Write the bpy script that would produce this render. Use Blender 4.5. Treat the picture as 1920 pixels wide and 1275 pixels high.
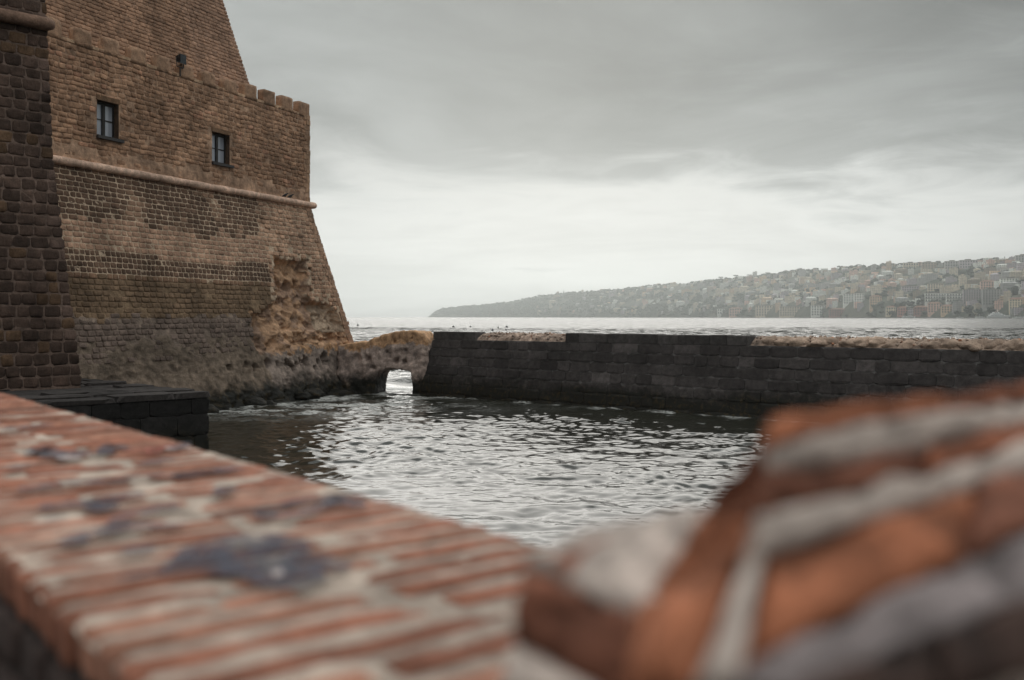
import bpy, bmesh, math, random
import numpy as np
from mathutils import Vector, noise, Matrix

random.seed(11)
rng = np.random.default_rng(5)
for o in list(bpy.data.objects):
    bpy.data.objects.remove(o)
sc = bpy.context.scene
COL = sc.collection
R = math.radians

# ------------------------------------------------------------------ camera
F, EYE, HZ = 1867.0, 4.0, 594.0          # focal length in photo pixels, eye height, horizon row
cam = bpy.data.cameras.new('camera')
cam.lens, cam.sensor_width = 35.0, 36.0
cam.shift_y = -(637.5 - HZ) / 1920.0
cam.clip_start, cam.clip_end = 0.05, 60000
cam.dof.use_dof = True
cam.dof.focus_distance = 55.0
cam.dof.aperture_fstop = 2.1
cam.dof.aperture_blades = 9
camo = bpy.data.objects.new('camera', cam)
camo.location = (0, 0, EYE)
camo.rotation_euler = (R(90), 0, 0)
COL.objects.link(camo)
sc.camera = camo

# ------------------------------------------------------------------ light
SUN_AZ, SUN_EL = R(3), R(15)             # azimuth to the right of +Y
sun = bpy.data.lights.new('sun', 'SUN')
sun.energy, sun.angle, sun.color = 0.8, R(45), (1.0, 0.965, 0.91)
suno = bpy.data.objects.new('sun', sun)
sd = Vector((math.sin(SUN_AZ) * math.cos(SUN_EL), math.cos(SUN_AZ) * math.cos(SUN_EL), math.sin(SUN_EL)))
suno.rotation_euler = (-sd).to_track_quat('-Z', 'Y').to_euler()
COL.objects.link(suno)

world = bpy.data.worlds.new('World')
sc.world = world
world.use_nodes = True


class NT:
    """tiny node helper"""
    def __init__(s, tree):
        s.t = tree
        tree.nodes.clear()

    def n(s, typ, **kw):
        nd = s.t.nodes.new(typ)
        for k, v in kw.items():
            if k.startswith('i_'):
                key = k[2:]
                key = int(key) if key.isdigit() else key.replace('_', ' ')
                sock = nd.inputs[key]
                if hasattr(v, 'is_output') or isinstance(v, bpy.types.NodeSocket):
                    s.t.links.new(v, sock)
                else:
                    sock.default_value = v
            else:
                setattr(nd, k, v)
        return nd

    def link(s, a, b):
        s.t.links.new(a, b)

    def m(s, op, a, b=0.0, c=0.0, clamp=False):
        nd = s.t.nodes.new('ShaderNodeMath')
        nd.operation = op
        nd.use_clamp = clamp
        for i, v in enumerate((a, b, c)):
            if isinstance(v, bpy.types.NodeSocket):
                s.t.links.new(v, nd.inputs[i])
            else:
                nd.inputs[i].default_value = v
        return nd.outputs[0]

    def ss(s, x, lo, hi, a=0.0, b=1.0):
        nd = s.t.nodes.new('ShaderNodeMapRange')
        nd.interpolation_type = 'SMOOTHSTEP'
        s.t.links.new(x, nd.inputs['Value'])
        for k, v in (('From Min', lo), ('From Max', hi), ('To Min', a), ('To Max', b)):
            nd.inputs[k].default_value = v
        return nd.outputs['Result']

    def mix(s, fac, a, b, typ='MIX'):
        nd = s.t.nodes.new('ShaderNodeMix')
        nd.data_type = 'RGBA'
        nd.blend_type = typ
        for k, v in (('Factor', fac), ('A', a), ('B', b)):
            sk = [i for i in nd.inputs if i.name == k and i.enabled and (i.type == 'RGBA' or k == 'Factor')]
            sk = sk[0]
            if isinstance(v, bpy.types.NodeSocket):
                s.t.links.new(v, sk)
            else:
                sk.default_value = (*v, 1) if isinstance(v, tuple) and len(v) == 3 else v
        return [o for o in nd.outputs if o.type == 'RGBA'][0]

    def noise(s, vec, scale, detail=4, rough=0.55, **kw):
        nd = s.t.nodes.new('ShaderNodeTexNoise')
        nd.inputs['Scale'].default_value = scale
        nd.inputs['Detail'].default_value = detail
        nd.inputs['Roughness'].default_value = rough
        for k, v in kw.items():
            nd.inputs[k.capitalize()].default_value = v
        if vec is not None:
            s.t.links.new(vec, nd.inputs['Vector'])
        return nd


def build_world():
    w = NT(world.node_tree)
    out = w.n('ShaderNodeOutputWorld')
    bg = w.n('ShaderNodeBackground')
    bg.inputs['Strength'].default_value = 0.1
    w.link(bg.outputs[0], out.inputs[0])
    sky = w.n('ShaderNodeTexSky', sky_type='NISHITA', sun_disc=False, sun_elevation=SUN_EL, sun_rotation=SUN_AZ)
    sky.air_density, sky.dust_density = 1.2, 3.0
    tc = w.n('ShaderNodeTexCoord')
    sep = w.n('ShaderNodeSeparateXYZ')
    w.link(tc.outputs['Generated'], sep.inputs[0])
    x, y, z = sep.outputs
    zc = w.m('MAXIMUM', z, 0.0)
    den = w.m('ADD', zc, 0.10)
    cx, cy = w.m('DIVIDE', x, den), w.m('DIVIDE', y, den)
    cv = w.n('ShaderNodeCombineXYZ')
    w.link(cx, cv.inputs[0]); w.link(cy, cv.inputs[1])
    cv.inputs[2].default_value = 3.7
    n1 = w.noise(cv.outputs[0], 0.62, 6, 0.52, distortion=0.6)       # cloud masses
    n2 = w.noise(cv.outputs[0], 1.9, 7, 0.6, distortion=0.8)         # ragged edges
    nz = w.m('ADD', w.m('MULTIPLY', w.m('SUBTRACT', n1.outputs[0], 0.5), 0.24),
             w.m('MULTIPLY', w.m('SUBTRACT', n2.outputs[0], 0.5), 0.10))
    # elevation-like coordinate, ragged by the clouds; sun glow under the cloud deck
    el = w.m('ADD', z, nz)
    az = w.m('ARCTAN2', x, y)
    daz = w.m('SUBTRACT', az, R(7))
    g_az = w.m('POWER', 2.718, w.m('MULTIPLY', w.m('MULTIPLY', daz, daz), -1 / (2 * 0.48 ** 2)))
    deck = w.ss(el, 0.095, 0.175)                                    # 0 under the deck, 1 in the cloud
    open_ = w.m('SUBTRACT', 1.0, deck)
    glow = w.m('MULTIPLY', open_, g_az)
    g2 = w.m('POWER', 2.718, w.m('MULTIPLY', w.m('MULTIPLY', daz, daz), -1 / (2 * 0.9 ** 2)))
    tone = w.ss(n2.outputs[0], 0.3, 0.72)
    tone1 = w.ss(n1.outputs[0], 0.34, 0.66)
    lum = w.m('ADD', 1.48, w.m('MULTIPLY', tone, 0.5))
    lum = w.m('ADD', lum, w.m('MULTIPLY', tone1, 1.35))
    lum = w.m('ADD', lum, w.m('MULTIPLY', g2, 0.44))
    lum = w.m('ADD', lum, w.m('MULTIPLY', open_, 0.9))
    lum = w.m('ADD', lum, w.m('MULTIPLY', glow, 2.6))
    lum = w.m('ADD', lum, w.m('MULTIPLY', w.ss(z, 0.3, 0.8), 6.5))       # an overcast sky is brightest overhead
    bx = w.m('DIVIDE', w.m('SUBTRACT', az, 0.50), 0.34)
    bz = w.m('DIVIDE', w.m('SUBTRACT', z, 0.24), 0.13)
    bank = w.m('POWER', 2.718, w.m('MULTIPLY', w.m('ADD', w.m('MULTIPLY', bx, bx), w.m('MULTIPLY', bz, bz)), -0.5))
    bank = w.m('MULTIPLY', w.m('MULTIPLY', bank, deck), w.ss(n2.outputs[0], 0.25, 0.6))      # heavier cloud bank to the right
    lum = w.m('SUBTRACT', lum, w.m('MULTIPLY', bank, 1.3))
    warm = w.mix(glow, (0.958, 1.0, 0.985), (0.99, 1.0, 0.968))
    vm = w.n('ShaderNodeVectorMath', operation='SCALE')
    w.link(warm, vm.inputs[0]); w.link(lum, vm.inputs['Scale'])
    c = w.mix(0.996, sky.outputs[0], vm.outputs[0])
    w.link(c, bg.inputs['Color'])


build_world()
vs = sc.view_settings
vs.view_transform, vs.look, vs.exposure, vs.gamma = 'Standard', 'None', 0.4, 1.0
vs.use_curve_mapping = False
sc.render.engine = 'CYCLES'
sc.cycles.max_bounces = 5
sc.cycles.diffuse_bounces = 3
sc.cycles.glossy_bounces = 3
sc.cycles.volume_bounces = 0
sc.cycles.caustics_reflective = False
sc.cycles.caustics_refractive = False
sc.render.resolution_x, sc.render.resolution_y = 1024, 680


# ------------------------------------------------------------------ helpers
def at(px, py, Y):
    return ((px - 960) / F * Y, Y, EYE - (py - HZ) / F * Y)


def tag(o, label, cat=None, group=None):
    o['label'] = label
    if cat:
        o['category'] = cat
    if group:
        o['group'] = group
    return o


def empty(name, loc, label, cat, group=None):
    o = bpy.data.objects.new(name, None)
    o.location = loc
    o.empty_display_size = 0.3
    COL.objects.link(o)
    return tag(o, label, cat, group)


def root_loc(o):
    l = Vector((0, 0, 0))
    while o is not None:
        l += o.location
        o = o.parent
    return l


def mesh(name, verts, faces, mat, parent=None, tint=None, smooth=False, kind=None):
    me = bpy.data.meshes.new(name)
    me.from_pydata([tuple(v) for v in verts], [], faces)
    if tint is not None:
        a = me.attributes.new('tint', 'FLOAT_COLOR', 'POINT')
        arr = np.ones((len(verts), 4), dtype=np.float32)
        arr[:, :3] = np.asarray(tint, dtype=np.float32)
        a.data.foreach_set('color', arr.ravel())
    if smooth:
        me.polygons.foreach_set('use_smooth', [True] * len(me.polygons))
    me.update()
    return link(name, me, mat, parent, kind)


def link(name, me, mat, parent=None, kind=None):
    o = bpy.data.objects.new(name, me)
    if mat is not None and not me.materials:
        me.materials.append(mat)
    COL.objects.link(o)
    if parent is not None:
        o.parent = parent
        o.location = -root_loc(parent)
    if kind:
        o['kind'] = kind
    return o


class MB:
    def __init__(s):
        s.v, s.f, s.c = [], [], []

    def add(s, v, f, c=None):
        k = len(s.v)
        s.v.extend(v)
        s.f.extend([tuple(i + k for i in q) for q in f])
        if c is not None:
            s.c.extend([c] * len(v) if len(np.shape(c)) == 1 else c)

    def box(s, a, b, c=None):
        x0, y0, z0 = a; x1, y1, z1 = b
        s.add([(x0, y0, z0), (x1, y0, z0), (x1, y1, z0), (x0, y1, z0), (x0, y0, z1), (x1, y0, z1), (x1, y1, z1), (x0, y1, z1)],
              BOXF, c)

    def hexa(s, pts, c=None):
        s.add(pts, BOXF, c)

    def tube(s, p0, p1, r0, r1, n=10, cap=True):
        p0, p1 = Vector(p0), Vector(p1)
        q = (p1 - p0).to_track_quat('Z', 'Y')
        v = []
        for p, r in ((p0, r0), (p1, r1)):
            for i in range(n):
                a = 2 * math.pi * i / n
                v.append(tuple(p + q @ Vector((r * math.cos(a), r * math.sin(a), 0))))
        f = [(i, (i + 1) % n, n + (i + 1) % n, n + i) for i in range(n)]
        if cap:
            f += [tuple(range(n - 1, -1, -1)), tuple(range(n, 2 * n))]
        s.add(v, f)

    def build(s, name, mat, parent=None, smooth=False, kind=None):
        return mesh(name, s.v, s.f, mat, parent, s.c if s.c else None, smooth, kind)


BOXF = [(0, 3, 2, 1), (4, 5, 6, 7), (0, 1, 5, 4), (1, 2, 6, 5), (2, 3, 7, 6), (3, 0, 4, 7)]


def nz3(p, s=1.0, oct=4):
    return noise.fractal(Vector(p) * s, 0.6, 2.1, oct)


def jit(a):
    return random.uniform(-a, a)


# stone: a rounded, uneven block on a wall. M(a,b,o) maps along / up / outward to world
SF = (0.0, 0.16, 0.84, 1.0)
SFACES = []
for j in range(3):
    for i in range(3):
        SFACES.append((j * 4 + i, j * 4 + i + 1, j * 4 + i + 5, j * 4 + i + 4))
RING = [0, 1, 2, 3, 7, 11, 15, 14, 13, 12, 8, 4]
for k in range(12):
    SFACES.append((RING[k], 16 + k, 16 + (k + 1) % 12, RING[(k + 1) % 12]))


def stone(M, a0, a1, b0, b1, depth, j=0.02, back=-0.04, rnd=0.18):
    v = []
    ox = jit(depth * 0.35)
    for jj in range(4):
        for ii in range(4):
            edge = (ii in (0, 3)) + (jj in (0, 3))
            fa, fb = SF[ii], SF[jj]
            if edge == 2:
                fa += 0.06 if ii == 0 else -0.06
                fb += 0.08 if jj == 0 else -0.08
            a = a0 + (a1 - a0) * fa + jit(j)
            b = b0 + (b1 - b0) * fb + jit(j * 0.7)
            o = depth + ox + jit(depth * 0.25)
            if edge:
                o = (depth + ox) * (1 - rnd * (1.6 if edge == 1 else 2.1)) + jit(depth * 0.15)
            v.append(M(a, b, o))
    for k in RING:
        ii, jj = k % 4, k // 4
        v.append(M(a0 + (a1 - a0) * SF[ii], b0 + (b1 - b0) * SF[jj], back))
    return v, SFACES


def split_row(x0, x1, wmin, wmax, off=0.0):
    xs = [x0]
    x = x0 - off
    while True:
        x += random.uniform(wmin, wmax)
        if x > x1 - wmin * 0.6:
            break
        if x - xs[-1] > wmin * 0.4:
            xs.append(x)
    xs.append(x1)
    return list(zip(xs[:-1], xs[1:]))


# ------------------------------------------------------------------ materials
def newmat(name):
    m = bpy.data.materials.new(name)
    m.use_nodes = True
    t = NT(m.node_tree)
    out = t.n('ShaderNodeOutputMaterial')
    b = t.n('ShaderNodeBsdfPrincipled')
    t.link(b.outputs[0], out.inputs[0])
    return m, t, b


def plain(name, col, rough=0.7, var=0.25, scale=6.0, bump=0.0, metallic=0.0):
    m, t, b = newmat(name)
    tc = t.n('ShaderNodeTexCoord')
    n = t.noise(tc.outputs['Object'], scale, 6, 0.6)
    f = t.ss(n.outputs[0], 0.3, 0.7, 1 - var, 1 + var)
    vm = t.n('ShaderNodeVectorMath', operation='SCALE')
    vm.inputs[0].default_value = col
    t.link(f, vm.inputs['Scale'])
    t.link(vm.outputs[0], b.inputs['Base Color'])
    b.inputs['Roughness'].default_value = rough
    b.inputs['Metallic'].default_value = metallic
    if bump:
        bp = t.n('ShaderNodeBump')
        bp.inputs['Strength'].default_value = 0.8
        bp.inputs['Distance'].default_value = bump
        n2 = t.noise(tc.outputs['Object'], scale * 4, 8, 0.65)
        t.link(n2.outputs[0], bp.inputs['Height'])
        t.link(bp.outputs[0], b.inputs['Normal'])
    return m


def stone_mat(name, bump=0.02, scale=5.0, grime=0.5, rough=0.95, algae=True, gain=(1, 1, 1)):
    """tuff / basalt: per-piece colour from the tint attribute, grain, blotches, algae at the waterline"""
    m, t, b = newmat(name)
    at_ = t.n('ShaderNodeAttribute', attribute_name='tint')
    geo = t.n('ShaderNodeNewGeometry')
    pos = geo.outputs['Position']
    big = t.noise(pos, 0.55, 6, 0.62)
    mid = t.noise(pos, scale, 6, 0.65)
    fine = t.noise(pos, scale * 6, 4, 0.7)
    f = t.m('MULTIPLY', t.ss(big.outputs[0], 0.3, 0.7, 1 - grime, 1 + grime * 0.5),
            t.ss(mid.outputs[0], 0.25, 0.75, 0.62, 1.32))
    f = t.m('MULTIPLY', f, t.ss(fine.outputs[0], 0.25, 0.75, 0.8, 1.2))
    vm = t.n('ShaderNodeVectorMath', operation='SCALE')
    t.link(at_.outputs['Color'], vm.inputs[0]); t.link(f, vm.inputs['Scale'])
    vg = t.n('ShaderNodeVectorMath', operation='MULTIPLY')
    t.link(vm.outputs[0], vg.inputs[0]); vg.inputs[1].default_value = gain
    col = vg.outputs[0]
    if algae:
        sep = t.n('ShaderNodeSeparateXYZ')
        t.link(pos, sep.inputs[0])
        zz = t.m('ADD', sep.outputs[2], t.m('MULTIPLY', t.m('SUBTRACT', big.outputs[0], 0.5), 1.6))
        zz = t.m('ADD', zz, t.m('MULTIPLY', t.m('SUBTRACT', mid.outputs[0], 0.5), 0.7))
        a = t.ss(zz, 0.45, 1.25, 1.0, 0.0)
        al = t.mix(t.ss(mid.outputs[0], 0.5, 0.7), (0.012, 0.011, 0.008), (0.05, 0.034, 0.012))
        col = t.mix(a, col, al)
        rg = t.ss(zz, 0.2, 1.2, 0.55, rough)
        t.link(rg, b.inputs['Roughness'])
    else:
        b.inputs['Roughness'].default_value = rough
    t.link(col, b.inputs['Base Color'])
    b.inputs['Specular IOR Level'].default_value = 0.25
    bp = t.n('ShaderNodeBump')
    bp.inputs['Strength'].default_value = 0.9
    bp.inputs['Distance'].default_value = bump
    h = t.m('ADD', mid.outputs[0], t.m('MULTIPLY', fine.outputs[0], 0.5))
    t.link(h, bp.inputs['Height'])
    t.link(bp.outputs[0], b.inputs['Normal'])
    return m


TUFF = stone_mat('tuff_stone', 0.05, 4.0, 0.35, gain=(1.24, 1.19, 1.19))
BASALT = stone_mat('basalt_stone', 0.025, 5.0, 0.25)
ROCK = stone_mat('eroded_rock', 0.10, 3.0, 0.35, gain=(1.36, 1.33, 1.30))
BRICK = stone_mat('brick_clay', 0.004, 22.0, 0.15, algae=False)
MORTAR = stone_mat('lime_mortar', 0.006, 18.0, 0.12, algae=False)
def worn_paint(name, col, lo=0.42, hi=0.6):
    m, t, b = newmat(name)
    geo = t.n('ShaderNodeNewGeometry')
    n = t.noise(geo.outputs['Position'], 38.0, 5, 0.65)
    b.inputs['Base Color'].default_value = (*col, 1)
    b.inputs['Roughness'].default_value = 0.95
    b.inputs['Specular IOR Level'].default_value = 0.1
    t.link(t.ss(n.outputs[0], lo - 0.12, hi, 0.15, 0.82), b.inputs['Alpha'])
    return m


PAINTM = worn_paint('graffiti_paint', (0.085, 0.088, 0.112))
PAINTR = worn_paint('graffiti_red_paint', (0.30, 0.10, 0.08))
PAINTW = worn_paint('graffiti_pale_paint', (0.5, 0.43, 0.42))
DARKWOOD = plain('dark_window_wood', (0.018, 0.014, 0.012), 0.6)
BLACKM = plain('black_metal', (0.015, 0.015, 0.017), 0.45)
GREYM = plain('grey_metal', (0.12, 0.12, 0.13), 0.4)
LEAD = plain('dark_slate', (0.035, 0.03, 0.03), 0.7)
BIRD = plain('bird_feathers', (0.02, 0.018, 0.019), 0.8, 0.4, 30)
WHITEB = plain('white_boat_paint', (0.75, 0.75, 0.74), 0.35, 0.05)
DGLASS = plain('dark_boat_glass', (0.03, 0.035, 0.04), 0.2)
PAVE = plain('pavement_stone', (0.10, 0.095, 0.09), 0.85, 0.3, 3.0, 0.01)


def glass_mat():
    m, t, b = newmat('window_glass')
    b.inputs['Base Color'].default_value = (0.33, 0.35, 0.40, 1)  # pale base colour paints the reflected sky into the panes
    b.inputs['Roughness'].default_value = 0.08
    b.inputs['IOR'].default_value = 1.9
    return m


GLASS = glass_mat()

# ------------------------------------------------------------------ sea
BASTION_C = Vector((-10.83, 53.1, 0))
FD = Vector((0.394, 0.919, 0)).normalized()      # along the bastion face, away from the viewer
FN = Vector((FD.y, -FD.x, 0))                    # outward normal
PB0 = Vector((-4.85, 51.2, 0))                   # foot of the pier's left end
PQ = Vector((0.775, -0.632, 0)).normalized()     # along the pier to the right
PM = Vector((PQ.y, -PQ.x, 0))                    # outward (towards the viewer)


def water_mat():
    m, t, b = newmat('sea_water')
    geo = t.n('ShaderNodeNewGeometry')
    pos = geo.outputs['Position']
    sep = t.n('ShaderNodeSeparateXYZ')
    t.link(pos, sep.inputs[0])
    x, y, z = sep.outputs
    # foam: lace drifting out of the arch and along the bastion's foot
    mp = t.n('ShaderNodeMapping')
    mp.inputs['Scale'].default_value = (0.55, 1.0, 1.0)
    mp.inputs['Rotation'].default_value = (0, 0, R(20))
    t.link(pos, mp.inputs[0])
    lace = t.noise(mp.outputs[0], 2.6, 5, 0.7, distortion=1.2)
    lc = t.m('SUBTRACT', 1.0, t.m('ABSOLUTE', t.m('MULTIPLY', t.m('SUBTRACT', lace.outputs[0], 0.5), 9.0)), clamp=True)
    def blob(cx, cy, rx, ry):
        dx = t.m('DIVIDE', t.m('SUBTRACT', x, cx), rx)
        dy = t.m('DIVIDE', t.m('SUBTRACT', y, cy), ry)
        d = t.m('ADD', t.m('MULTIPLY', dx, dx), t.m('MULTIPLY', dy, dy))
        return t.m('POWER', 2.718, t.m('MULTIPLY', d, -1.0))
    area = t.m('ADD', blob(-7.0, 49.5, 2.6, 4.0), t.m('MULTIPLY', blob(-9.5, 42.5, 4.0, 3.0), 0.8))
    area = t.m('ADD', area, t.m('MULTIPLY', blob(-6.2, 56.0, 3.0, 4.0), 1.0))
    area = t.m('ADD', t.m('MULTIPLY', area, 1.5), t.m('MULTIPLY', blob(-5.5, 44.0, 6.0, 3.2), 0.35))
    def wash(p0, nrm, off, wd):
        d = t.m('ADD', t.m('MULTIPLY', x, nrm.x), t.m('MULTIPLY', y, nrm.y))
        d = t.m('SUBTRACT', d, p0.dot(nrm) + off)
        d = t.m('DIVIDE', d, wd)
        return t.m('POWER', 2.718, t.m('MULTIPLY', t.m('MULTIPLY', d, d), -1.0))
    inside = t.m('MULTIPLY', t.m('LESS_THAN', y, 54.0), t.m('GREATER_THAN', y, 24.0))
    edge = t.m('ADD', wash(PB0, PM, 0.25, 0.35), wash(BASTION_C, FN, 2.95, 0.55))
    area = t.m('ADD', area, t.m('MULTIPLY', t.m('MULTIPLY', edge, inside), 0.9))
    patch = t.noise(pos, 0.5, 3, 0.5)
    foam = t.m('MULTIPLY', t.m('MULTIPLY', lc, area), t.ss(patch.outputs[0], 0.38, 0.62), clamp=True)
    foam = t.m('MULTIPLY', foam, 1.0, clamp=True)
    col = t.mix(foam, (0.020, 0.020, 0.015), (0.5, 0.5, 0.48))
    t.link(col, b.inputs['Base Color'])
    b.inputs['IOR'].default_value = 1.34
    far_spec = t.ss(y, 60.0, 160.0, 0.34, 0.08)
    rg = t.m('ADD', t.m('MULTIPLY', foam, 0.5), t.ss(y, 58.0, 320.0, 0.05, 0.22))
    t.link(rg, b.inputs['Roughness'])
    # ripples: fine relief, and larger relief farther out where the sheet is coarse
    mp2 = t.n('ShaderNodeMapping')
    mp2.inputs['Scale'].default_value = (0.75, 1.25, 1.0)
    mp2.inputs['Rotation'].default_value = (0, 0, R(14))
    t.link(pos, mp2.inputs[0])
    r1 = t.noise(mp2.outputs[0], 5.5, 5, 0.7, distortion=0.4)
    r2 = t.noise(mp2.outputs[0], 0.55, 5, 0.62, distortion=0.3)
    far = t.ss(y, 56.0, 72.0, 0.0, 1.0)
    mp3 = t.n('ShaderNodeMapping')
    mp3.inputs['Scale'].default_value = (0.30, 0.05, 1.0)
    t.link(pos, mp3.inputs[0])
    r3 = t.noise(mp3.outputs[0], 1.0, 4, 0.6)
    gust = t.ss(r3.outputs[0], 0.36, 0.62, 0.2, 1.5)                 # ruffled and calm patches
    gust = t.m('ADD', t.m('MULTIPLY', t.m('SUBTRACT', gust, 1.0), far), 1.0)
    t.link(t.m('MULTIPLY', far_spec, gust), b.inputs['Specular IOR Level'])
    h0 = t.m('MULTIPLY', t.m('MULTIPLY', r3.outputs[0], far), 2.2)
    h = t.m('ADD', t.m('MULTIPLY', r1.outputs[0], 0.0045), t.m('MULTIPLY', t.m('MULTIPLY', r2.outputs[0], far), 0.50))
    h = t.m('ADD', h, h0)
    bp = t.n('ShaderNodeBump')
    bp.inputs['Strength'].default_value = 1.0
    bp.inputs['Distance'].default_value = 1.0
    t.link(h, bp.inputs['Height'])
    t.link(bp.outputs[0], b.inputs['Normal'])
    return m


WATER = water_mat()


def sheet(name, xs, ys, Z, label):
    X, Y = np.meshgrid(xs, ys)
    nx, ny = len(xs), len(ys)
    V = np.stack([X, Y, Z], -1).reshape(-1, 3)
    idx = np.arange(nx * ny).reshape(ny, nx)
    Q = np.stack([idx[:-1, :-1], idx[:-1, 1:], idx[1:, 1:], idx[1:, :-1]], -1).reshape(-1, 4)
    me = bpy.data.meshes.new(name)
    me.vertices.add(len(V)); me.vertices.foreach_set('co', V.ravel())
    me.loops.add(Q.size); me.loops.foreach_set('vertex_index', Q.ravel())
    me.polygons.add(len(Q))
    me.polygons.foreach_set('loop_start', np.arange(0, Q.size, 4))
    me.polygons.foreach_set('loop_total', np.full(len(Q), 4))
    me.polygons.foreach_set('use_smooth', np.ones(len(Q), dtype=bool))
    me.update(calc_edges=True)
    link(name, me, WATER, kind='structure')['label'] = label


def axis(lo, hi, step, far_lo, far_hi, gr=1.09):
    a = list(np.arange(lo, hi, step)) + [hi]
    up, dn = [], []
    g, x = step, hi
    while x < far_hi:
        g *= gr
        x += g
        up.append(x)
    g, x = step, lo
    while x > far_lo:
        g *= gr
        x -= g
        dn.append(x)
    return np.array(dn[::-1] + a + up)


def waves(xs, ys, lmin, ratio, count, slope, th0, spread, seed):
    X, Y = np.meshgrid(xs, ys)
    sp = np.maximum(np.gradient(xs)[None, :] * np.ones_like(X), np.gradient(ys)[:, None] * np.ones_like(X))
    r = np.random.default_rng(seed)
    Z = np.zeros_like(X)
    for i in range(count):
        lam = lmin * (ratio ** (r.random() ** 1.25))
        th = th0 + r.normal() * spread
        k = 2 * math.pi / lam
        amp = slope / k * (0.6 + 0.8 * r.random())
        env = np.clip((lam / 2.6 - sp) / (lam / 8.0), 0, 1)
        a = k * (X * math.cos(th) + Y * math.sin(th)) + r.random() * 6.283
        Z += env * amp * (np.sin(a) + 0.22 * np.cos(2 * a))
    # groups of stronger and weaker ripples
    L = lmin / 0.22
    Z *= 0.85 + 0.4 * np.sin(0.35 * X / L + 0.9 * np.sin(0.21 * Y / L)) * np.sin(0.28 * Y / L + 1.0)
    return Z * np.clip(np.abs(Y - 57.0) / 1.5, 0, 1)


def build_sea():
    xs = axis(-15, 16, 0.062, -11500, 11500)
    ys = axis(13, 57, 0.062, -400, 57)
    sheet('harbour_water', xs, ys, waves(xs, ys, 0.19, 13.0, 120, 0.0205, R(-100), 0.75, 21), 'dark rippled water of the basin inside the pier')
    xs = axis(-150, 170, 0.8, -11500, 11500, 1.06)
    ys = axis(57, 330, 0.62, 57, 11000, 1.05)
    sheet('sea', xs, ys, waves(xs, ys, 2.2, 4.5, 70, 0.030, R(-95), 0.6, 8), 'open grey sea beyond the pier reaching the horizon')


build_sea()

# ------------------------------------------------------------------ bastion
CZ = 9.93          # string course level
BAT = 0.23         # batter
TOPZ = 14.72       # top of the vertical wall


def Wlow(t, z, o):
    return tuple(BASTION_C - FD * t + FN * (BAT * (CZ - z) + o) + Vector((0, 0, z)))


def Wup(t, z, o):
    return tuple(BASTION_C - FD * t + FN * o + Vector((0, 0, z)))


def warp(t, z):
    return 0.075 * nz3((t * 0.45, z * 0.5, 17.0), 1, 3) + 0.02 * nz3((t * 2.2, z * 2.0, 5.0), 1, 2)


def Wupw(t, z, o):
    f = min(1.0, max(0.0, (TOPZ - z) / 0.4), max(0.0, (z - CZ) / 0.4))
    return Wup(t, z + warp(t, z) * f, o)


def Wloww(t, z, o):
    return Wlow(t, z + warp(t, z) * 0.35 * min(1, max(0, (CZ - 0.1 - z) / 0.4)), o)


def inv_low(px, py):
    r = Vector(((px - 960) / F, 1, -(py - HZ) / F))
    # (s*r - C).n = BAT*(CZ - (EYE + s*r.z))
    s = (BASTION_C.dot(FN) + BAT * (CZ - EYE)) / (r.dot(FN) + BAT * r.z)
    p = r * s + Vector((0, 0, EYE))
    return (BASTION_C - p).dot(FD), p.z


def inv_up(px, py):
    r = Vector(((px - 960) / F, 1, -(py - HZ) / F))
    s = BASTION_C.dot(FN) / r.dot(FN)
    p = r * s + Vector((0, 0, EYE))
    return (BASTION_C - p).dot(FD), p.z


def in_poly(x, y, poly):
    c = False
    n = len(poly)
    for i in range(n):
        x1, y1 = poly[i]; x2, y2 = poly[(i + 1) % n]
        if (y1 > y) != (y2 > y) and x < (x2 - x1) * (y - y1) / (y2 - y1) + x1:
            c = not c
    return c


def dist_poly(x, y, poly):
    best = 1e9
    n = len(poly)
    for i in range(n):
        x1, y1 = poly[i]; x2, y2 = poly[(i + 1) % n]
        dx, dy = x2 - x1, y2 - y1
        u = max(0, min(1, ((x - x1) * dx + (y - y1) * dy) / (dx * dx + dy * dy + 1e-9)))
        best = min(best, math.hypot(x - x1 - u * dx, y - y1 - u * dy))
    return best


ERODE = [inv_low(*p) for p in [(514, 478), (540, 486), (574, 482), (579, 520), (584, 562), (612, 568), (630, 582), (645, 612), (652, 640),
                               (600, 650), (560, 652), (520, 668), (484, 660), (474, 640), (470, 588), (500, 574), (516, 566), (521, 545), (514, 520)]]
HOLES = [(503, 681, 5), (520, 681, 3), (539, 682, 5), (563, 678, 4), (573, 678, 6), (556, 684, 3), (595, 678, 3), (608, 674, 8),
         (637, 671, 7), (605, 637, 2.5), (640, 636, 3), (623, 618, 3), (558, 643, 3), (510, 648, 2.5), (480, 690, 4), (460, 684, 3),
         (533, 537, 8), (551, 538, 7), (567, 534, 5), (500, 590, 4), (430, 690, 3), (548, 690, 4), (650, 690, 4), (590, 690, 3)]
HOLES = [(*inv_low(x, y), r * 0.028) for x, y, r in HOLES]


def region(t, z):
    """what the lower wall shows at (t, z)"""
    w = 0.25 * nz3((t * 1.3, z * 1.3, 4.2), 1, 3)
    w2 = 0.30 * nz3((t * 2.1, z * 2.1, 14.2), 1, 4)
    if in_poly(t + w + w2, z + w * 0.6 - 0.28 * nz3((t * 2.6, z * 2.2, 33.0), 1, 3), ERODE):
        return 'erode'
    if z < 3.0 + w * 1.5 or (t < 0.4 and z < 2.6):
        return 'rough'
    if z < 5.55 + w * 0.6 and t > 4.75 + w:
        return 'plaster' if z > 4.0 + w else 'band'
    return 'stone'


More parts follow.
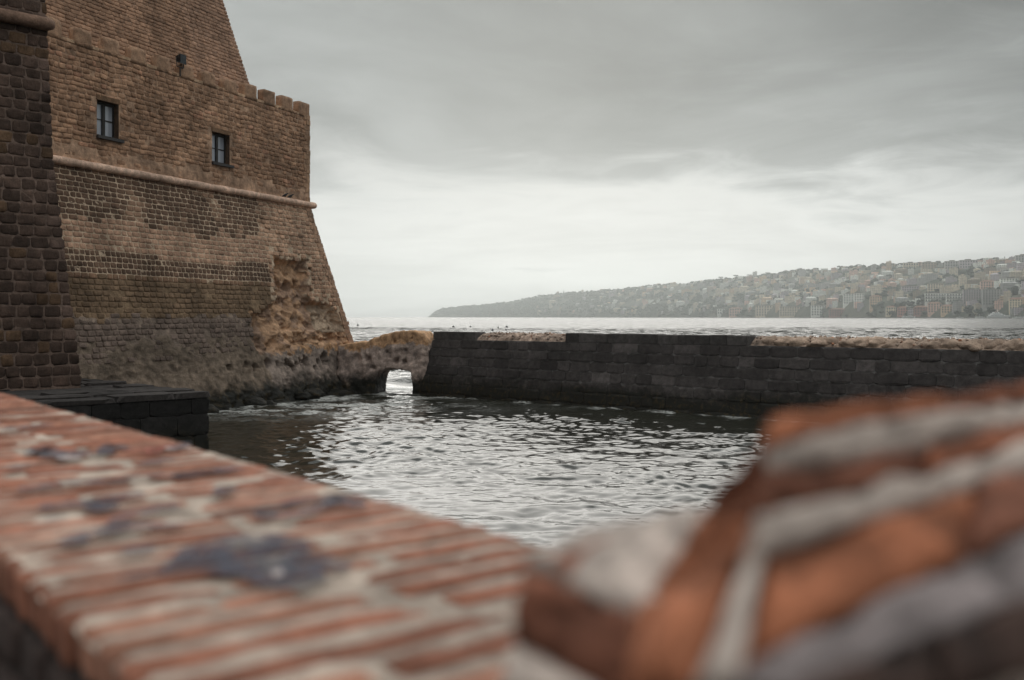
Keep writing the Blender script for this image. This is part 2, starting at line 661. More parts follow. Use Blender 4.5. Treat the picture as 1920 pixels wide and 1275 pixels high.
def lower_color(t, z):
    """base colour of a stone of the lower wall"""
    v = random.uniform(0.78, 1.22)
    tan = (0.371, 0.239, 0.161)
    drk = (0.118, 0.074, 0.050)
    lgt = (0.346, 0.220, 0.150)
    w = 0.35 * nz3((t * 0.6, z * 0.6, 1.0), 1, 3)
    if t < 4.6 + w * 2:
        if z < 5.3 and t > 2.5:
            c = (0.230, 0.143, 0.093)
        else:
            c = tan
        if random.random() < 0.15:
            v *= 0.75
    elif z > 7.8 + w * 0.8:
        c = drk if nz3((t * 0.5, z * 0.5, 9), 1, 3) < 0.22 else (0.230, 0.147, 0.098)
    elif z > 6.58:
        c = lgt
    elif z > 5.62:
        c = drk if (z < 6.3 or t > 12 or t < 7) else lgt
    else:
        c = (0.192, 0.119, 0.076)
    return tuple(x * v for x in c)


bastion = empty('castle_bastion', (BASTION_C.x, BASTION_C.y, 0),
                'tall brown tuff castle bastion with sloping base, battlements and two windows', 'castle')


def build_lower_face():
    zs = np.concatenate([np.arange(-0.8, 7.6, 0.055), np.arange(7.6, CZ + 0.01, 0.11)])
    zs[-1] = CZ
    ta = np.concatenate([np.linspace(0, 6, 110), np.linspace(6.13, 24, 140)])
    V, T = [], []
    nt = len(ta)
    for z in zs:
        e = BAT * (CZ - z)
        for t0 in ta:
            t = -e + t0 * (24 + e) / 24
            rg = region(t, z)
            n_b = nz3((t * 0.9, z * 0.9, 0), 1, 5)
            n_f = nz3((t * 4, z * 4, 3), 1, 3)
            o = 0.014 + 0.006 * n_f
            c = (0.40, 0.305, 0.225)
            if rg == 'erode':
                dd = min(1.0, dist_poly(t, z, ERODE) / 0.28)
                lay = math.sin(z * 6.5 + 2.2 * nz3((t * 0.8, z * 0.4, 7), 1, 3))
                up = max(0.0, min(1.0, (z - 3.4) / 1.5))
                rd = abs(nz3((t * 1.1, z * 1.6, 12), 1, 4))
                o = -dd * (0.18 + 0.22 * up + 0.24 * rd) + 0.06 * lay * dd + 0.05 * n_f
                if z < 3.3:
                    o += 0.30 * dd * max(0, nz3((t * 1.5, z * 2.5, 5), 1, 3) + 0.25)
                k = 0.85 + 0.3 * n_b
                c = (0.42 * k, 0.265 * k, 0.168 * k) if n_b > -0.12 else (0.370 * k, 0.245 * k, 0.176 * k)
                if t < 1.4 and z < 4.6 and z > 3.2:
                    c = (0.33, 0.25, 0.185)
            elif rg == 'rough':
                o = 0.02 + 0.07 * n_b + 0.035 * n_f
                k = 0.9 + 0.45 * n_f
                pur = (0.235 * k, 0.188 * k, 0.162 * k)
                och = (0.395 * k, 0.234 * k, 0.132 * k)
                c = och if (z > 2.35 + 0.5 * n_b and t < 4.2) else pur
                if t > 6:
                    c = (0.165 * k, 0.127 * k, 0.098 * k)
            elif rg == 'plaster':
                o = 0.0 + 0.02 * n_b + 0.012 * n_f
                k = 0.9 + 0.3 * n_b + 0.2 * n_f
                c = (0.195 * k, 0.135 * k, 0.086 * k)
            elif rg == 'band':
                o = 0.03 * n_b + 0.02 * n_f
                k = 0.9 + 0.3 * n_b + 0.3 * n_f
                c = (0.175 * k, 0.135 * k, 0.110 * k)
            if z < 1.5:       # undercut rocky foot
                o += 0.22 * (1.5 - z) / 1.5 * (0.6 + 1.4 * nz3((t * 0.8, z * 0.9, 30), 1, 4)) 
            for ht, hz_, hr in HOLES:
                d = math.hypot((t - ht) * 0.9, (z - hz_) * 0.8)
                if d < hr * 1.6:
                    d *= 1 + 0.3 * n_f
                    o -= 0.45 * max(0, 1 - (d / (hr * 1.5)) ** 3)
            V.append(Wlow(t, z, o)); T.append(c)
    nz_ = len(zs)
    Fq = [(j * nt + i, (j + 1) * nt + i, (j + 1) * nt + i + 1, j * nt + i + 1) for j in range(nz_ - 1) for i in range(nt - 1)]
    # end face (turned away) and top
    k = len(V)
    for z in (-0.8, CZ):
        e = BAT * (CZ - z)
        p = Vector(Wlow(-e, z, -0.06))
        V.append(tuple(p)); V.append(tuple(p - FN * 14 - FN * e)); T += [(0.247, 0.160, 0.113)] * 2
    Fq.append((k, k + 1, k + 3, k + 2))
    mesh('lower_wall', V, Fq, ROCK, bastion, T, True)


build_lower_face()

WINS = []
for (x0, x1, y0, y1) in [(181, 222, 186, 252), (397, 430, 246, 302)]:
    t1, za = inv_up(x0, y0)
    t0, _ = inv_up(x1, y0)
    _, zb = inv_up(x0, y1)
    WINS.append((t0, t1, zb, za))
stones = []       # (visible size, verts, faces, colour)


def vis(v):
    c = Vector(v[5])
    return 1.0 / c.y


def fill_wall():
    # lower wall courses
    z = 2.2
    while z < CZ - 0.1:
        big = 5.6 < z < 6.5
        h = random.uniform(0.205, 0.235) if not big else 0.225
        e = BAT * (CZ - z)
        z1 = min(z + h, CZ - 0.06)
        for a0, a1 in split_row(-e, 23.5, 0.22 if big else 0.26, 0.32 if big else 0.5, random.uniform(0, .2)):
            tm, zm = (a0 + a1) / 2, (z + z1) / 2
            rg = region(tm, zm)
            worn = rg in ('plaster', 'band') or (rg == 'rough' and tm > 4.4 and zm > 2.0)
            if rg != 'stone' and not worn:
                continue
            if worn and random.random() < (0.10 if rg != 'rough' else 0.45):
                continue
            # missing stones next to the hollow
            dp = dist_poly(tm, zm, ERODE)
            if dp < 0.5 and random.random() < 0.5 * (1 - dp / 0.6):
                continue
            M = Wloww
            g = 0.017
            dpt = 0.028
            if tm < 4.6 and random.random() < 0.25:
                dpt = 0.06
            col = lower_color(tm, zm)
            if worn:
                dpt = random.uniform(0.02, 0.035)
                v_ = random.uniform(0.85, 1.12)
                col = (0.165 * v_, 0.112 * v_, 0.070 * v_) if rg == 'plaster' else (0.145 * v_, 0.110 * v_, 0.090 * v_)
            v, f = stone(M, a0 + g, a1 - g, z + g, z1 - g, dpt, 0.012)
            stones.append((vis(v), v, f, col))
        z = z1
        if z1 >= CZ - 0.06:
            break
    # upper wall courses
    z = CZ + 0.12
    while z < TOPZ - 0.05:
        h = random.uniform(0.185, 0.225)
        z1 = min(z + h, TOPZ)
        for a0, a1 in split_row(0, 23.5, 0.22, random.choice((0.42, 0.55, 0.7)), random.uniform(0, .3)):
            tm, zm = (a0 + a1) / 2, (z + z1) / 2
            if any(t0 - 0.14 < tm < t1 + 0.14 and zb - 0.15 < zm < za + 0.1 for t0, t1, zb, za in WINS):
                continue
            for t0, t1, zb, za in WINS:
                if zb - 0.1 < zm < za + 0.1:
                    if a0 < t0 - 0.03 and a1 > t0 - 0.03:
                        a1 = t0 - 0.03
                    if a0 < t1 + 0.03 and a1 > t1 + 0.03:
                        a0 = t1 + 0.03
            if a1 - a0 < 0.08:
                continue
            patch = nz3((tm * 0.5, zm * 0.5, 40), 1, 3)
            if z < CZ + 0.75 and tm < 13 and nz3((tm * 0.6, 0, 3), 1, 2) > -0.05 + (zm - CZ) * 0.25:
                continue                       # plastered strip above the string course
            v_ = random.uniform(0.72, 1.2)
            c = (0.331, 0.203, 0.128) if patch < 0.2 else (0.269, 0.163, 0.101)
            if random.random() < 0.06:
                c = (0.375, 0.212, 0.136)
            if random.random() < 0.012:
                continue
            g = 0.014
            v, f = stone(Wupw, a0 + g, a1 - g, z + g, z1 - g, random.uniform(0.018, 0.045), 0.022)
            stones.append((vis(v), v, f, tuple(x * v_ for x in c)))
        z = z1


fill_wall()


def emit_stones(lst, name, mat, parent, stuff_name, limit=300):
    lst.sort(key=lambda s: -s[0])
    vis_first = [s for s in lst if -0.52 < s[1][5][0] / s[1][5][1]]
    rest = [s for s in lst if not (-0.52 < s[1][5][0] / s[1][5][1])] + vis_first[limit:]
    for _, v, f, c in vis_first[:limit]:
        mesh(name, v, f, mat, parent, [c] * len(v), True)
    if rest:
        mb = MB()
        for _, v, f, c in rest:
            mb.add(v, f, c)
        mb.build(stuff_name, mat, parent, True, 'stuff')


emit_stones(stones, 'stone', TUFF, bastion, 'stonework')


def build_upper_face():
    ts = list(np.arange(0, 24.01, 0.2))
    zs = list(np.arange(CZ, TOPZ, 0.2)) + [TOPZ]
    for t0, t1, zb, za in WINS:
        ts += [t0, t1]; zs += [zb, za]
    ts = sorted(set(round(x, 3) for x in ts)); zs = sorted(set(round(x, 3) for x in zs))
    V, T, Fq = [], [], []
    for z in zs:
        for t in ts:
            k = 0.85 + 0.4 * nz3((t * 2, z * 2, 8), 1, 3)
            V.append(Wup(t, z, 0.014 + (0.024 if z < CZ + 0.7 else 0)))
            T.append((0.432 * k, 0.288 * k, 0.195 * k))
    n = len(ts)
    for j in range(len(zs) - 1):
        for i in range(n - 1):
            tm, zm = (ts[i] + ts[i + 1]) / 2, (zs[j] + zs[j + 1]) / 2
            if any(t0 < tm < t1 and zb < zm < za for t0, t1, zb, za in WINS):
                continue
            Fq.append((j * n + i, (j + 1) * n + i, (j + 1) * n + i + 1, j * n + i + 1))
    k = len(V)       # end face and wall-walk
    for p in (Wup(0, CZ, 0), Wup(0, TOPZ, 0), Wup(0, TOPZ, -14), Wup(0, CZ, -14), Wup(24, TOPZ, 0), Wup(24, TOPZ, -14)):
        V.append(p); T.append((0.240, 0.147, 0.087))
    Fq += [(k, k + 1, k + 2, k + 3), (k + 1, k + 4, k + 5, k + 2)]
    mesh('upper_wall', V, Fq, TUFF, bastion, T, False)
    # corner quoins: ragged silhouette
    mbq = []
    z = CZ + 0.15
    i = 0
    while z < TOPZ:
        h = random.uniform(0.23, 0.3)
        L = 0.5 if i % 2 else 0.32
        pts = []
        ex, ey = random.uniform(0.02, 0.05), random.uniform(0.03, 0.07)
        for zz in (z + 0.012, z + h - 0.012):
            for (a, b) in ((L, -0.1), (L, ey), (-ex, ey), (-ex, -0.5)):
                pts.append(Wup(a + jit(.015), zz + jit(.01), b + jit(.01)))
        v_ = random.uniform(0.85, 1.2)
        m_ = MB(); m_.hexa(pts, (0.312 * v_, 0.202 * v_, 0.129 * v_))
        m_.build('corner_stone', TUFF, bastion)
        z += h; i += 1
    z = 2.6
    while z < CZ - 0.1:
        h = random.uniform(0.21, 0.27)
        e = BAT * (CZ - z)
        L = random.choice((0.45, 0.3))
        pts = []
        ex, ey = random.uniform(0.02, 0.06), random.uniform(0.02, 0.06)
        if 3.4 < z < 4.2 and random.random() < 0.5:
            ex = 0.16
        for zz in (z + 0.012, z + h - 0.012):
            e2 = BAT * (CZ - zz)
            for (a, b) in ((L, -0.1), (L, ey), (-ex, ey), (-ex, -0.4)):
                pts.append(Wlow(-e2 + a + jit(.015), zz, b + jit(.01)))
        v_ = random.uniform(0.8, 1.15)
        m_ = MB(); m_.hexa(pts, (0.336 * v_, 0.220 * v_, 0.149 * v_))
        m_.build('corner_stone', TUFF, bastion)
        z += h


build_upper_face()


def build_cornice():
    # half-round string course, slightly uneven, returning round the corner
    mb = MB()
    path = [Wup(t, CZ + 0.03, 0.09) for t in np.arange(24, -0.01, -0.5)] + [Wup(-0.32, CZ + 0.03, 0.09), Wup(-0.36, CZ + 0.03, -0.3), Wup(-0.36, CZ + 0.03, -4)]
    n = 12
    V, Fq, T = [], [], []
    for i, p in enumerate(path):
        p = Vector(p)
        dirv = FN if i < len(path) - 3 else (FN + FD).normalized() if i == len(path) - 3 else FD
        r = 0.165 * (1 + 0.05 * math.sin(i * 1.7) + jit(0.03))
        for k in range(n):
            a = 2 * math.pi * k / n
            V.append(tuple(p + dirv * (r * math.cos(a)) + Vector((0, 0, r * math.sin(a)))))
            T.append((0.552, 0.392, 0.298))
    for i in range(len(path) - 1):
        for k in range(n):
            Fq.append((i * n + k, i * n + (k + 1) % n, (i + 1) * n + (k + 1) % n, (i + 1) * n + k))
    mesh('string_course', V, Fq, TUFF, bastion, T, True)


build_cornice()


def build_windows():
    for wi, (t0, t1, zb, za) in enumerate(WINS):
        rec = -0.27
        # reveal
        mb = MB()
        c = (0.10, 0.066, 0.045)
        def quad(*pp):
            mb.add(list(pp), [(0, 1, 2, 3)], c)
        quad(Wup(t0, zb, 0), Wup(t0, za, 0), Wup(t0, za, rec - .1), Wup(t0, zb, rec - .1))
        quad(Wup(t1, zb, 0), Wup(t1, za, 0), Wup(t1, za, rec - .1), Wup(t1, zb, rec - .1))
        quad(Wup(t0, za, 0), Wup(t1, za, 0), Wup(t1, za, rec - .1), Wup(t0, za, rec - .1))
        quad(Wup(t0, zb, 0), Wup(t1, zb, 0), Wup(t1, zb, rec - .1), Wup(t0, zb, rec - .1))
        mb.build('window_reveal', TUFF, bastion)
        fm = MB()
        def bar(a0, a1, b0, b1, o0, o1):
            fm.hexa([Wup(a0, b0, o0), Wup(a1, b0, o0), Wup(a1, b0, o1), Wup(a0, b0, o1),
                     Wup(a0, b1, o0), Wup(a1, b1, o0), Wup(a1, b1, o1), Wup(a0, b1, o1)])
        w, h = t1 - t0, za - zb
        tm = (t0 + t1) / 2
        fw = 0.075
        bar(t0, t0 + fw, zb, za, rec - .04, rec + .04)
        bar(t1 - fw, t1, zb, za, rec - .04, rec + .04)
        bar(t0 + fw, t1 - fw, zb, zb + fw, rec - .04, rec + .04)
        bar(t0 + fw, t1 - fw, za - fw * 1.5, za, rec - .04, rec + .04)
        bar(tm - .075, tm + .075, zb + fw, za - fw * 1.5, rec - .04, rec + .06)
        zm = zb + h * 0.49
        bar(t0 + fw, tm - .075, zm - .02, zm + .02, rec - .03, rec + .03)
        bar(tm + .075, t1 - fw, zm - .02, zm + .02, rec - .03, rec + .03)
        win = fm.build('window', DARKWOOD, bastion)
        win['label'] = ['larger dark window under the battlements, nearer the tower', 'smaller dark window nearer the bastion corner'][wi]
        for (a0, a1) in ((t0 + fw, tm - .075), (tm + .075, t1 - fw)):
            for (b0, b1) in ((zb + fw, zm - .02), (zm + .02, za - fw * 1.5)):
                p = MB()
                oo = rec + jit(0.004)
                p.hexa([Wup(a0, b0, oo - .006), Wup(a1, b0, oo - .006), Wup(a1, b0, oo), Wup(a0, b0, oo),
                        Wup(a0, b1, oo - .006), Wup(a1, b1, oo - .006), Wup(a1, b1, oo), Wup(a0, b1, oo)])
                p.build('pane', GLASS, win)
        s_ = MB()
        s_.hexa([Wup(t0 - .2, zb - .14, -.05), Wup(t1 + .03, zb - .14, -.05), Wup(t1 + .03, zb - .14, .14), Wup(t0 - .2, zb - .14, .14),
                 Wup(t0 - .2, zb + .003, -.35), Wup(t1 + .03, zb + .003, -.35), Wup(t1 + .03, zb - .02, .13), Wup(t0 - .2, zb - .02, .13)])
        s_.build('sill', LEAD, win)
        l_ = MB()
        l_.hexa([Wup(t0 - .03, za + .005, -.3), Wup(t1 + .03, za + .005, -.3), Wup(t1 + .03, za + .005, .05), Wup(t0 - .03, za + .005, .05),
                 Wup(t0 - .03, za + .2, -.3), Wup(t1 + .03, za + .2, -.3), Wup(t1 + .03, za + .2, .05), Wup(t0 - .03, za + .2, .05)],
                (0.16, 0.1, 0.06))
        l_.build('lintel', TUFF, win)


build_windows()


def build_merlons():
    t = 0.0
    i = 0
    while t < 20:
        w = random.uniform(0.86, 0.94)
        h = 0.62 if t < 5.5 else random.uniform(0.52, 0.68)
        worn = 0 if t < 5.5 else 1
        # subdivided block with worn edges
        nu, nv, nw = 6, 4, 5
        bm = bmesh.new()
        bmesh.ops.create_cube(bm, size=1)
        bmesh.ops.subdivide_edges(bm, edges=bm.edges[:], cuts=4, use_grid_fill=True)
        V = []
        for v in bm.verts:
            x, y, z = v.co * 2
            k = 0.03 + 0.14 * worn
            l = max(abs(x), abs(y), abs(z))
            rr = math.sqrt(x * x + y * y + z * z)
            if z > -0.5:
                s = 1 - k * max(0, (rr - 1.0)) / 0.73
                x, y, z = x * s, y * s, z * (s if z > 0 else 1)
            nn = nz3((x * 1.2 + i * 7, y * 1.2, z * 1.2), 1, 3)
            s = 1 + (0.03 + 0.07 * worn) * nn
            V.append(Wup(t + w / 2 + x * s * w / 2, TOPZ + h / 2 - 0.06 + z * s * (h / 2 + 0.06), -0.17 + y * s * 0.21))
        Fq = [tuple(x.index for x in f.verts) for f in bm.faces]
        bm.free()
        v_ = random.uniform(0.8, 1.1)
        mesh('merlon', V, Fq, TUFF, bastion, [(0.324 * v_, 0.207 * v_, 0.134 * v_)] * len(V), True)
        # sloping sill in the gap, light worn mortar
        g0, g1 = t + w, t + w + 0.58
        mb = MB()
        mb.hexa([Wup(g0 - .05, TOPZ - .1, -.55), Wup(g1 + .05, TOPZ - .1, -.55), Wup(g1 + .05, TOPZ - .1, .03), Wup(g0 - .05, TOPZ - .1, .03),
                 Wup(g0 - .05, TOPZ + .10, -.55), Wup(g1 + .05, TOPZ + .10, -.55), Wup(g1 + .05, TOPZ + .02, .03), Wup(g0 - .05, TOPZ + .02, .03)],
                (0.432, 0.300, 0.195))
        mb.build('embrasure_sill', TUFF, bastion)
        t = g1
        i += 1


build_merlons()

# ------------------------------------------------------------------ keep above the battlements
KC = Vector((-13.62, 51.7, 0))
KZ = 15.9


def Wk(t, z, o):
    e = 0.224 * (z - KZ)
    return tuple(KC - FD * (t + 0) + FN * (-e + o) + Vector((0, 0, z)))


keep = empty('castle_keep', (KC.x, KC.y, 14.7), 'plain brown stone keep rising above the battlements, top-left, cut off by the frame', 'castle')


def build_keep():
    V, T = [], []
    for z in (14.6, 27):
        e = 0.224 * (z - KZ)
        for (a, b) in ((e, 0), (26, 0), (26, -12), (e, -12)):
            V.append(Wk(a, z, b)); T.append((0.425, 0.279, 0.188))
    mesh('core_wall', V, [(0, 4, 5, 1), (1, 5, 6, 2), (2, 6, 7, 3), (3, 7, 4, 0), (4, 7, 6, 5)], TUFF, keep, T)
    lst = []
    z = 14.75
    while z < 25:
        h = random.uniform(0.165, 0.205)
        e = 0.224 * (z - KZ)
        for a0, a1 in split_row(e - 0.05, 24, 0.3, 0.75, random.uniform(0, .3)):
            v_ = random.uniform(0.75, 1.15)
            c = (0.306, 0.188, 0.122)
            if a0 < e + 3.6:
                c = (0.338, 0.212, 0.144)
            v, f = stone(Wk, a0 + .012, a1 - .012, z + .012, z + h - .012, 0.03, 0.016, -0.06)
            lst.append((vis(v) if z < 20.5 else 0, v, f, tuple(x * v_ for x in c)))
        z += h
    emit_stones(lst, 'stone', TUFF, keep, 'stonework')


build_keep()

# ------------------------------------------------------------------ near tower
TC = Vector((-12.35, 28.5, 0))
TD = Vector((0.7071, 0.7071, 0))
TN = Vector((0.7071, -0.7071, 0))


def tprof(z):        # inward set-back from the foot
    if z < 8.4:
        return 0.09 * (z - 2)
    return 0.576 + 0.033 * (z - 8.4)


def Wt(t, z, o):
    return tuple(TC - TD * t + TN * (o - tprof(z)) + Vector((0, 0, z)))


tower = empty('castle_tower', (TC.x, TC.y, 2.0), 'shadowed near tower of large dark tuff blocks at the left edge, standing on the quay', 'tower')


def build_tower():
    V, T = [], []
    zs = [1.9, 8.4, 17]
    for z in zs:
        e = tprof(z)
        for (a, b) in ((e, .012), (9, .012), (9, -8), (e, -8)):
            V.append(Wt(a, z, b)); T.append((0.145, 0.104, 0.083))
    Fq = []
    for j in range(2):
        b = j * 4
        for i in range(4):
            Fq.append((b + i, b + 4 + i, b + 4 + (i + 1) % 4, b + (i + 1) % 4))
    Fq.append((8, 11, 10, 9))
    mesh('core_wall', V, Fq, TUFF, tower, T)
    lst = []
    z = 2.02
    while z < 16.8:
        h = random.uniform(0.29, 0.35)
        e = tprof(z)
        for a0, a1 in split_row(e - 0.04, 6.0, 0.3, 0.52, random.uniform(0, .2)):
            v_ = random.uniform(0.65, 1.25)
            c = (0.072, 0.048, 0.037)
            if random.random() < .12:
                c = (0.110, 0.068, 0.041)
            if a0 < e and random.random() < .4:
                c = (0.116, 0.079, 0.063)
            M = Wt
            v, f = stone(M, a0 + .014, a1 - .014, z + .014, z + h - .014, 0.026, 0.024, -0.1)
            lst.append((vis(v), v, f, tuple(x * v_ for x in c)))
        z += h
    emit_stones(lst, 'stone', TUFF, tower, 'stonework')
    # cornice roll
    n = 10
    V, Fq, T = [], [], []
    zc = 12.35
    e = tprof(zc)
    ts = list(np.arange(7, e - 0.15, -0.35)) + [e - 0.18]
    for i, t in enumerate(ts):
        r = 0.19 if i < len(ts) - 1 else 0.12
        p = Vector(Wt(t, zc, 0.12))
        for k in range(n):
            a = 2 * math.pi * k / n
            V.append(tuple(p + TN * (r * math.cos(a)) + Vector((0, 0, r * math.sin(a))))); T.append((0.187, 0.120, 0.086))
    for i in range(len(ts) - 1):
        for k in range(n):
            Fq.append((i * n + k, i * n + (k + 1) % n, (i + 1) * n + (k + 1) % n, (i + 1) * n + k))
    Fq.append(tuple((len(ts) - 1) * n + k for k in range(n)))
    mesh('string_course', V, Fq, TUFF, tower, T, True)


build_tower()

# ------------------------------------------------------------------ stone quay at the tower's foot
DA = Vector((-8.14, 26.7, 0))


def Wd(a, z, o):        # a to the left along the front, o outward (towards viewer)
    return tuple(DA - TD * a + TN * o + Vector((0, 0, z)))


dock = empty('stone_quay', (DA.x, DA.y, 0), 'low dark stone quay jutting into the water below the tower', 'quay')


def build_dock():
    V = []
    for z in (-1, 1.86):
        for (a, b) in ((0.02, -.02), (16, -.02), (16, -9), (0.02, -9)):
            V.append(Wd(a, z, b))
    mesh('core', V, [(0, 4, 5, 1), (1, 5, 6, 2), (2, 6, 7, 3), (3, 7, 4, 0), (4, 7, 6, 5)], BASALT, dock, [(0.05, 0.046, 0.044)] * 8)
    for ci, (z0, z1) in enumerate(((-.3, .3), (.3, .86), (.86, 1.42), (1.42, 1.84))):
        for a0, a1 in split_row(0, 15, 0.7, 1.4, random.uniform(0, .5)):
            v_ = random.uniform(0.7, 1.3)
            v, f = stone(Wd, a0 + .008, a1 - .008, z0 + .008, z1 - .008, 0.03, 0.006, -.03, 0.1)
            mesh('block', v, f, BASALT, dock, [(0.022 * v_, 0.020 * v_, 0.019 * v_)] * len(v))
    # paving slabs on top
    b0 = 0.06
    row = 0
    while b0 > -8.4:
        w = random.uniform(0.75, 1.0)
        for a0, a1 in split_row(-0.05, 15, 1.0, 1.9, random.uniform(0, .8)):
            def M(a, b, o):
                return tuple(DA - TD * a + TN * b + Vector((0, 0, 1.88 + o)))
            v_ = random.uniform(0.75, 1.25)
            v, f = stone(M, a0 + .01, a1 - .01, b0 - w + .01, b0 - .01, 0.12, 0.006, -.03, 0.05)
            f = [tuple(reversed(q)) for q in f]
            mesh('paving_slab', v, f, BASALT, dock, [(0.040 * v_, 0.034 * v_, 0.032 * v_)] * len(v))
        b0 -= w
        row += 1


build_dock()

# ------------------------------------------------------------------ rocks with weed at the bastion's foot
def rock_mesh(c, s, seed, sub=3, amp=0.35):
    bm = bmesh.new()
    bmesh.ops.create_icosphere(bm, subdivisions=sub, radius=1)
    V = []
    for v in bm.verts:
        p = v.co.normalized()
        k = 1 + amp * nz3((p.x * 1.3 + seed * 3.1, p.y * 1.3, p.z * 1.3), 1, 4)
        V.append((c[0] + p.x * k * s[0], c[1] + p.y * k * s[1], c[2] + p.z * k * s[2]))
    Fq = [tuple(x.index for x in f.verts) for f in bm.faces]
    bm.free()
    return V, Fq


for i in range(18):
    t = random.uniform(2, 18) if i > 3 else random.uniform(-1, 2)
    p = Vector(Wlow(t, 0.0, random.uniform(0.1, 0.55)))
    s = random.uniform(0.3, 0.6)
    V, Fq = rock_mesh((p.x, p.y, random.uniform(-0.15, 0.25)), (s * 1.3, s, s * 0.6), i)
    col = (0.10, 0.07, 0.04)
    o = mesh('boulder', V, Fq, ROCK, None, [col] * len(V), True)
    tag(o, 'dark weedy boulder in the water along the foot of the bastion', 'rock', 'boulders at the bastion foot')

# ------------------------------------------------------------------ pier
PH = 2.84            # below the cap course
PBAT = 0.21


def Wp(s, z, o):
    return tuple(PB0 + PQ * s + PM * (o - PBAT * z) + Vector((0, 0, z)))


def inv_pier(px, z):
    # s for which the pier face at height z is seen at px
    k = (px - 960) / F
    b = PB0 - PM * (PBAT * z)
    return (k * b.y - b.x) / (PQ.x - k * PQ.y)


pier = empty('breakwater_pier', (PB0.x, PB0.y, 0), 'long dark basalt block pier with broken coping across the basin', 'pier')


def build_pier():
    # core
    V, T = [], []
    for z in (-1.0, PH):
        e = PBAT * z
        for (s, o) in ((e + .03, .008), (44, .008), (44, -4.2 + 2 * PBAT * z), (e + .03, -4.2 + 2 * PBAT * z)):
            V.append(Wp(s, z, o)); T.append((0.13, 0.122, 0.118))
    mesh('core', V, [(0, 1, 5, 4), (1, 2, 6, 5), (2, 3, 7, 6), (3, 0, 4, 7), (4, 5, 6, 7)], BASALT, pier, T)
    zs = [-0.35, 0.12, 0.6, 1.06, 1.51, 1.96, 2.40, PH]
    for j in range(7):
        z0, z1 = zs[j], zs[j + 1]
        e = PBAT * z0
        for a0, a1 in split_row(e, 35, 0.55, 1.35, random.uniform(0, .5)):
            r = random.random()
            v_ = random.uniform(0.75, 1.25)
            base = 0.052
            if r > 0.88 and j > 2:
                base = 0.080
            elif r > 0.75:
                base = 0.062
            c = (base * 1.1 * v_, base * 0.95 * v_, base * 0.92 * v_)
            M = Wp
            v, f = stone(M, a0 + .007, a1 - .007, z0 + .009, z1 - .009, random.uniform(0.03, 0.06), 0.006, -.05, 0.12)
            f = [tuple(reversed(q)) for q in f]
            mesh('block', v, f, BASALT, pier, [c] * len(v))
    # end face blocks (facing the arch)
    def We(a, z, o):
        return tuple(PB0 + PQ * (PBAT * z - o) + PM * (-PBAT * z - a) + Vector((0, 0, z)))
    for j in range(7):
        z0, z1 = zs[j], zs[j + 1]
        for a0, a1 in split_row(0.02, 3.4, 0.6, 1.2, 0.2):
            v, f = stone(We, a0 + .01, a1 - .01, z0 + .01, z1 - .01, 0.04, 0.01, -.05, 0.12)
            v_ = random.uniform(.8, 1.2)
            mesh('block', v, f, BASALT, pier, [(0.036 * v_, .034 * v_, .033 * v_)] * len(v))
    # coping stones, where they survive
    CAP = [(inv_pier(814, 3.0), inv_pier(893, 3.0)), (inv_pier(1062, 3.0), inv_pier(1403, 3.0))]
    z0, z1 = PH + 0.006, PH + 0.40
    for s0, s1 in CAP:
        for a0, a1 in split_row(s0, s1, 0.7, 1.15, 0):
            g = 0.008
            pts = []
            b = 0.03
            top = z1 + jit(0.015)
            for zz, ins in ((z0, 0), (top - b, 0), (top, b)):
                for (a, o) in ((a0 + g + ins, .04 - ins), (a1 - g - ins, .04 - ins), (a1 - g - ins, -.75 + ins), (a0 + g + ins, -.75 + ins)):
                    p = PB0 + PQ * (a + jit(.006)) + PM * (o - PBAT * PH + jit(.006)) + Vector((0, 0, zz))
                    pts.append(tuple(p))
            fq = [(0, 1, 5, 4), (1, 2, 6, 5), (2, 3, 7, 6), (3, 0, 4, 7), (4, 5, 9, 8), (5, 6, 10, 9), (6, 7, 11, 10), (7, 4, 8, 11), (8, 9, 10, 11)]
            v_ = random.uniform(.8, 1.25)
            mesh('coping_stone', pts, fq, BASALT, pier, [(0.085 * v_, .076 * v_, .073 * v_)] * 12)
    # rubble core showing where the coping is gone: uneven sheet over the top
    ss_ = np.arange(0.7, 42, 0.09)
    prof = [(-0.03, PH - 0.02), (-0.14, PH + 0.1), (-0.30, PH + 0.21), (-0.50, PH + 0.30), (-0.75, PH + 0.34), (-1.0, PH + .34), (-1.7, PH + .33), (-2.4, PH + .3), (-2.9, PH + .1), (-3.0, PH - .05)]
    V, T = [], []
    for s in ss_:
        und = any(s0 - .02 < s < s1 + .02 for s0, s1 in CAP)
        right = s > CAP[1][1]
        for i, (o, z) in enumerate(prof):
            n = nz3((s * 1.1, o * 1.1, z), 1, 5)
            n2 = nz3((s * 5, o * 5, z * 5), 1, 3)
            k = 1.0
            zz = z + (0.045 * n + 0.025 * n2) * (1 if 0 < i < 9 else 0)
            oo = o + (0.05 * n + 0.03 * n2)
            if und and i < 5:
                zz = min(zz, PH - 0.03) if o > -0.8 else zz
                oo = min(oo, -0.3)
            if und:
                zz -= 0.05
            V.append(tuple(PB0 + PQ * s + PM * (oo - PBAT * PH) + Vector((0, 0, zz))))
            k = 0.8 + 0.7 * n2 + 0.3 * n
            c = (0.32 * k, 0.24 * k, 0.195 * k) if not right else (0.31 * k, 0.232 * k, 0.185 * k)
            T.append(c)
    m = len(prof)
    Fq = [(i * m + j, i * m + j + 1, (i + 1) * m + j + 1, (i + 1) * m + j) for i in range(len(ss_) - 1) for j in range(m - 1)]
    mesh('rubble_core', V, Fq, ROCK, pier, T, False)
    # loose stones in the rubble
    mb = MB()
    lumps = []
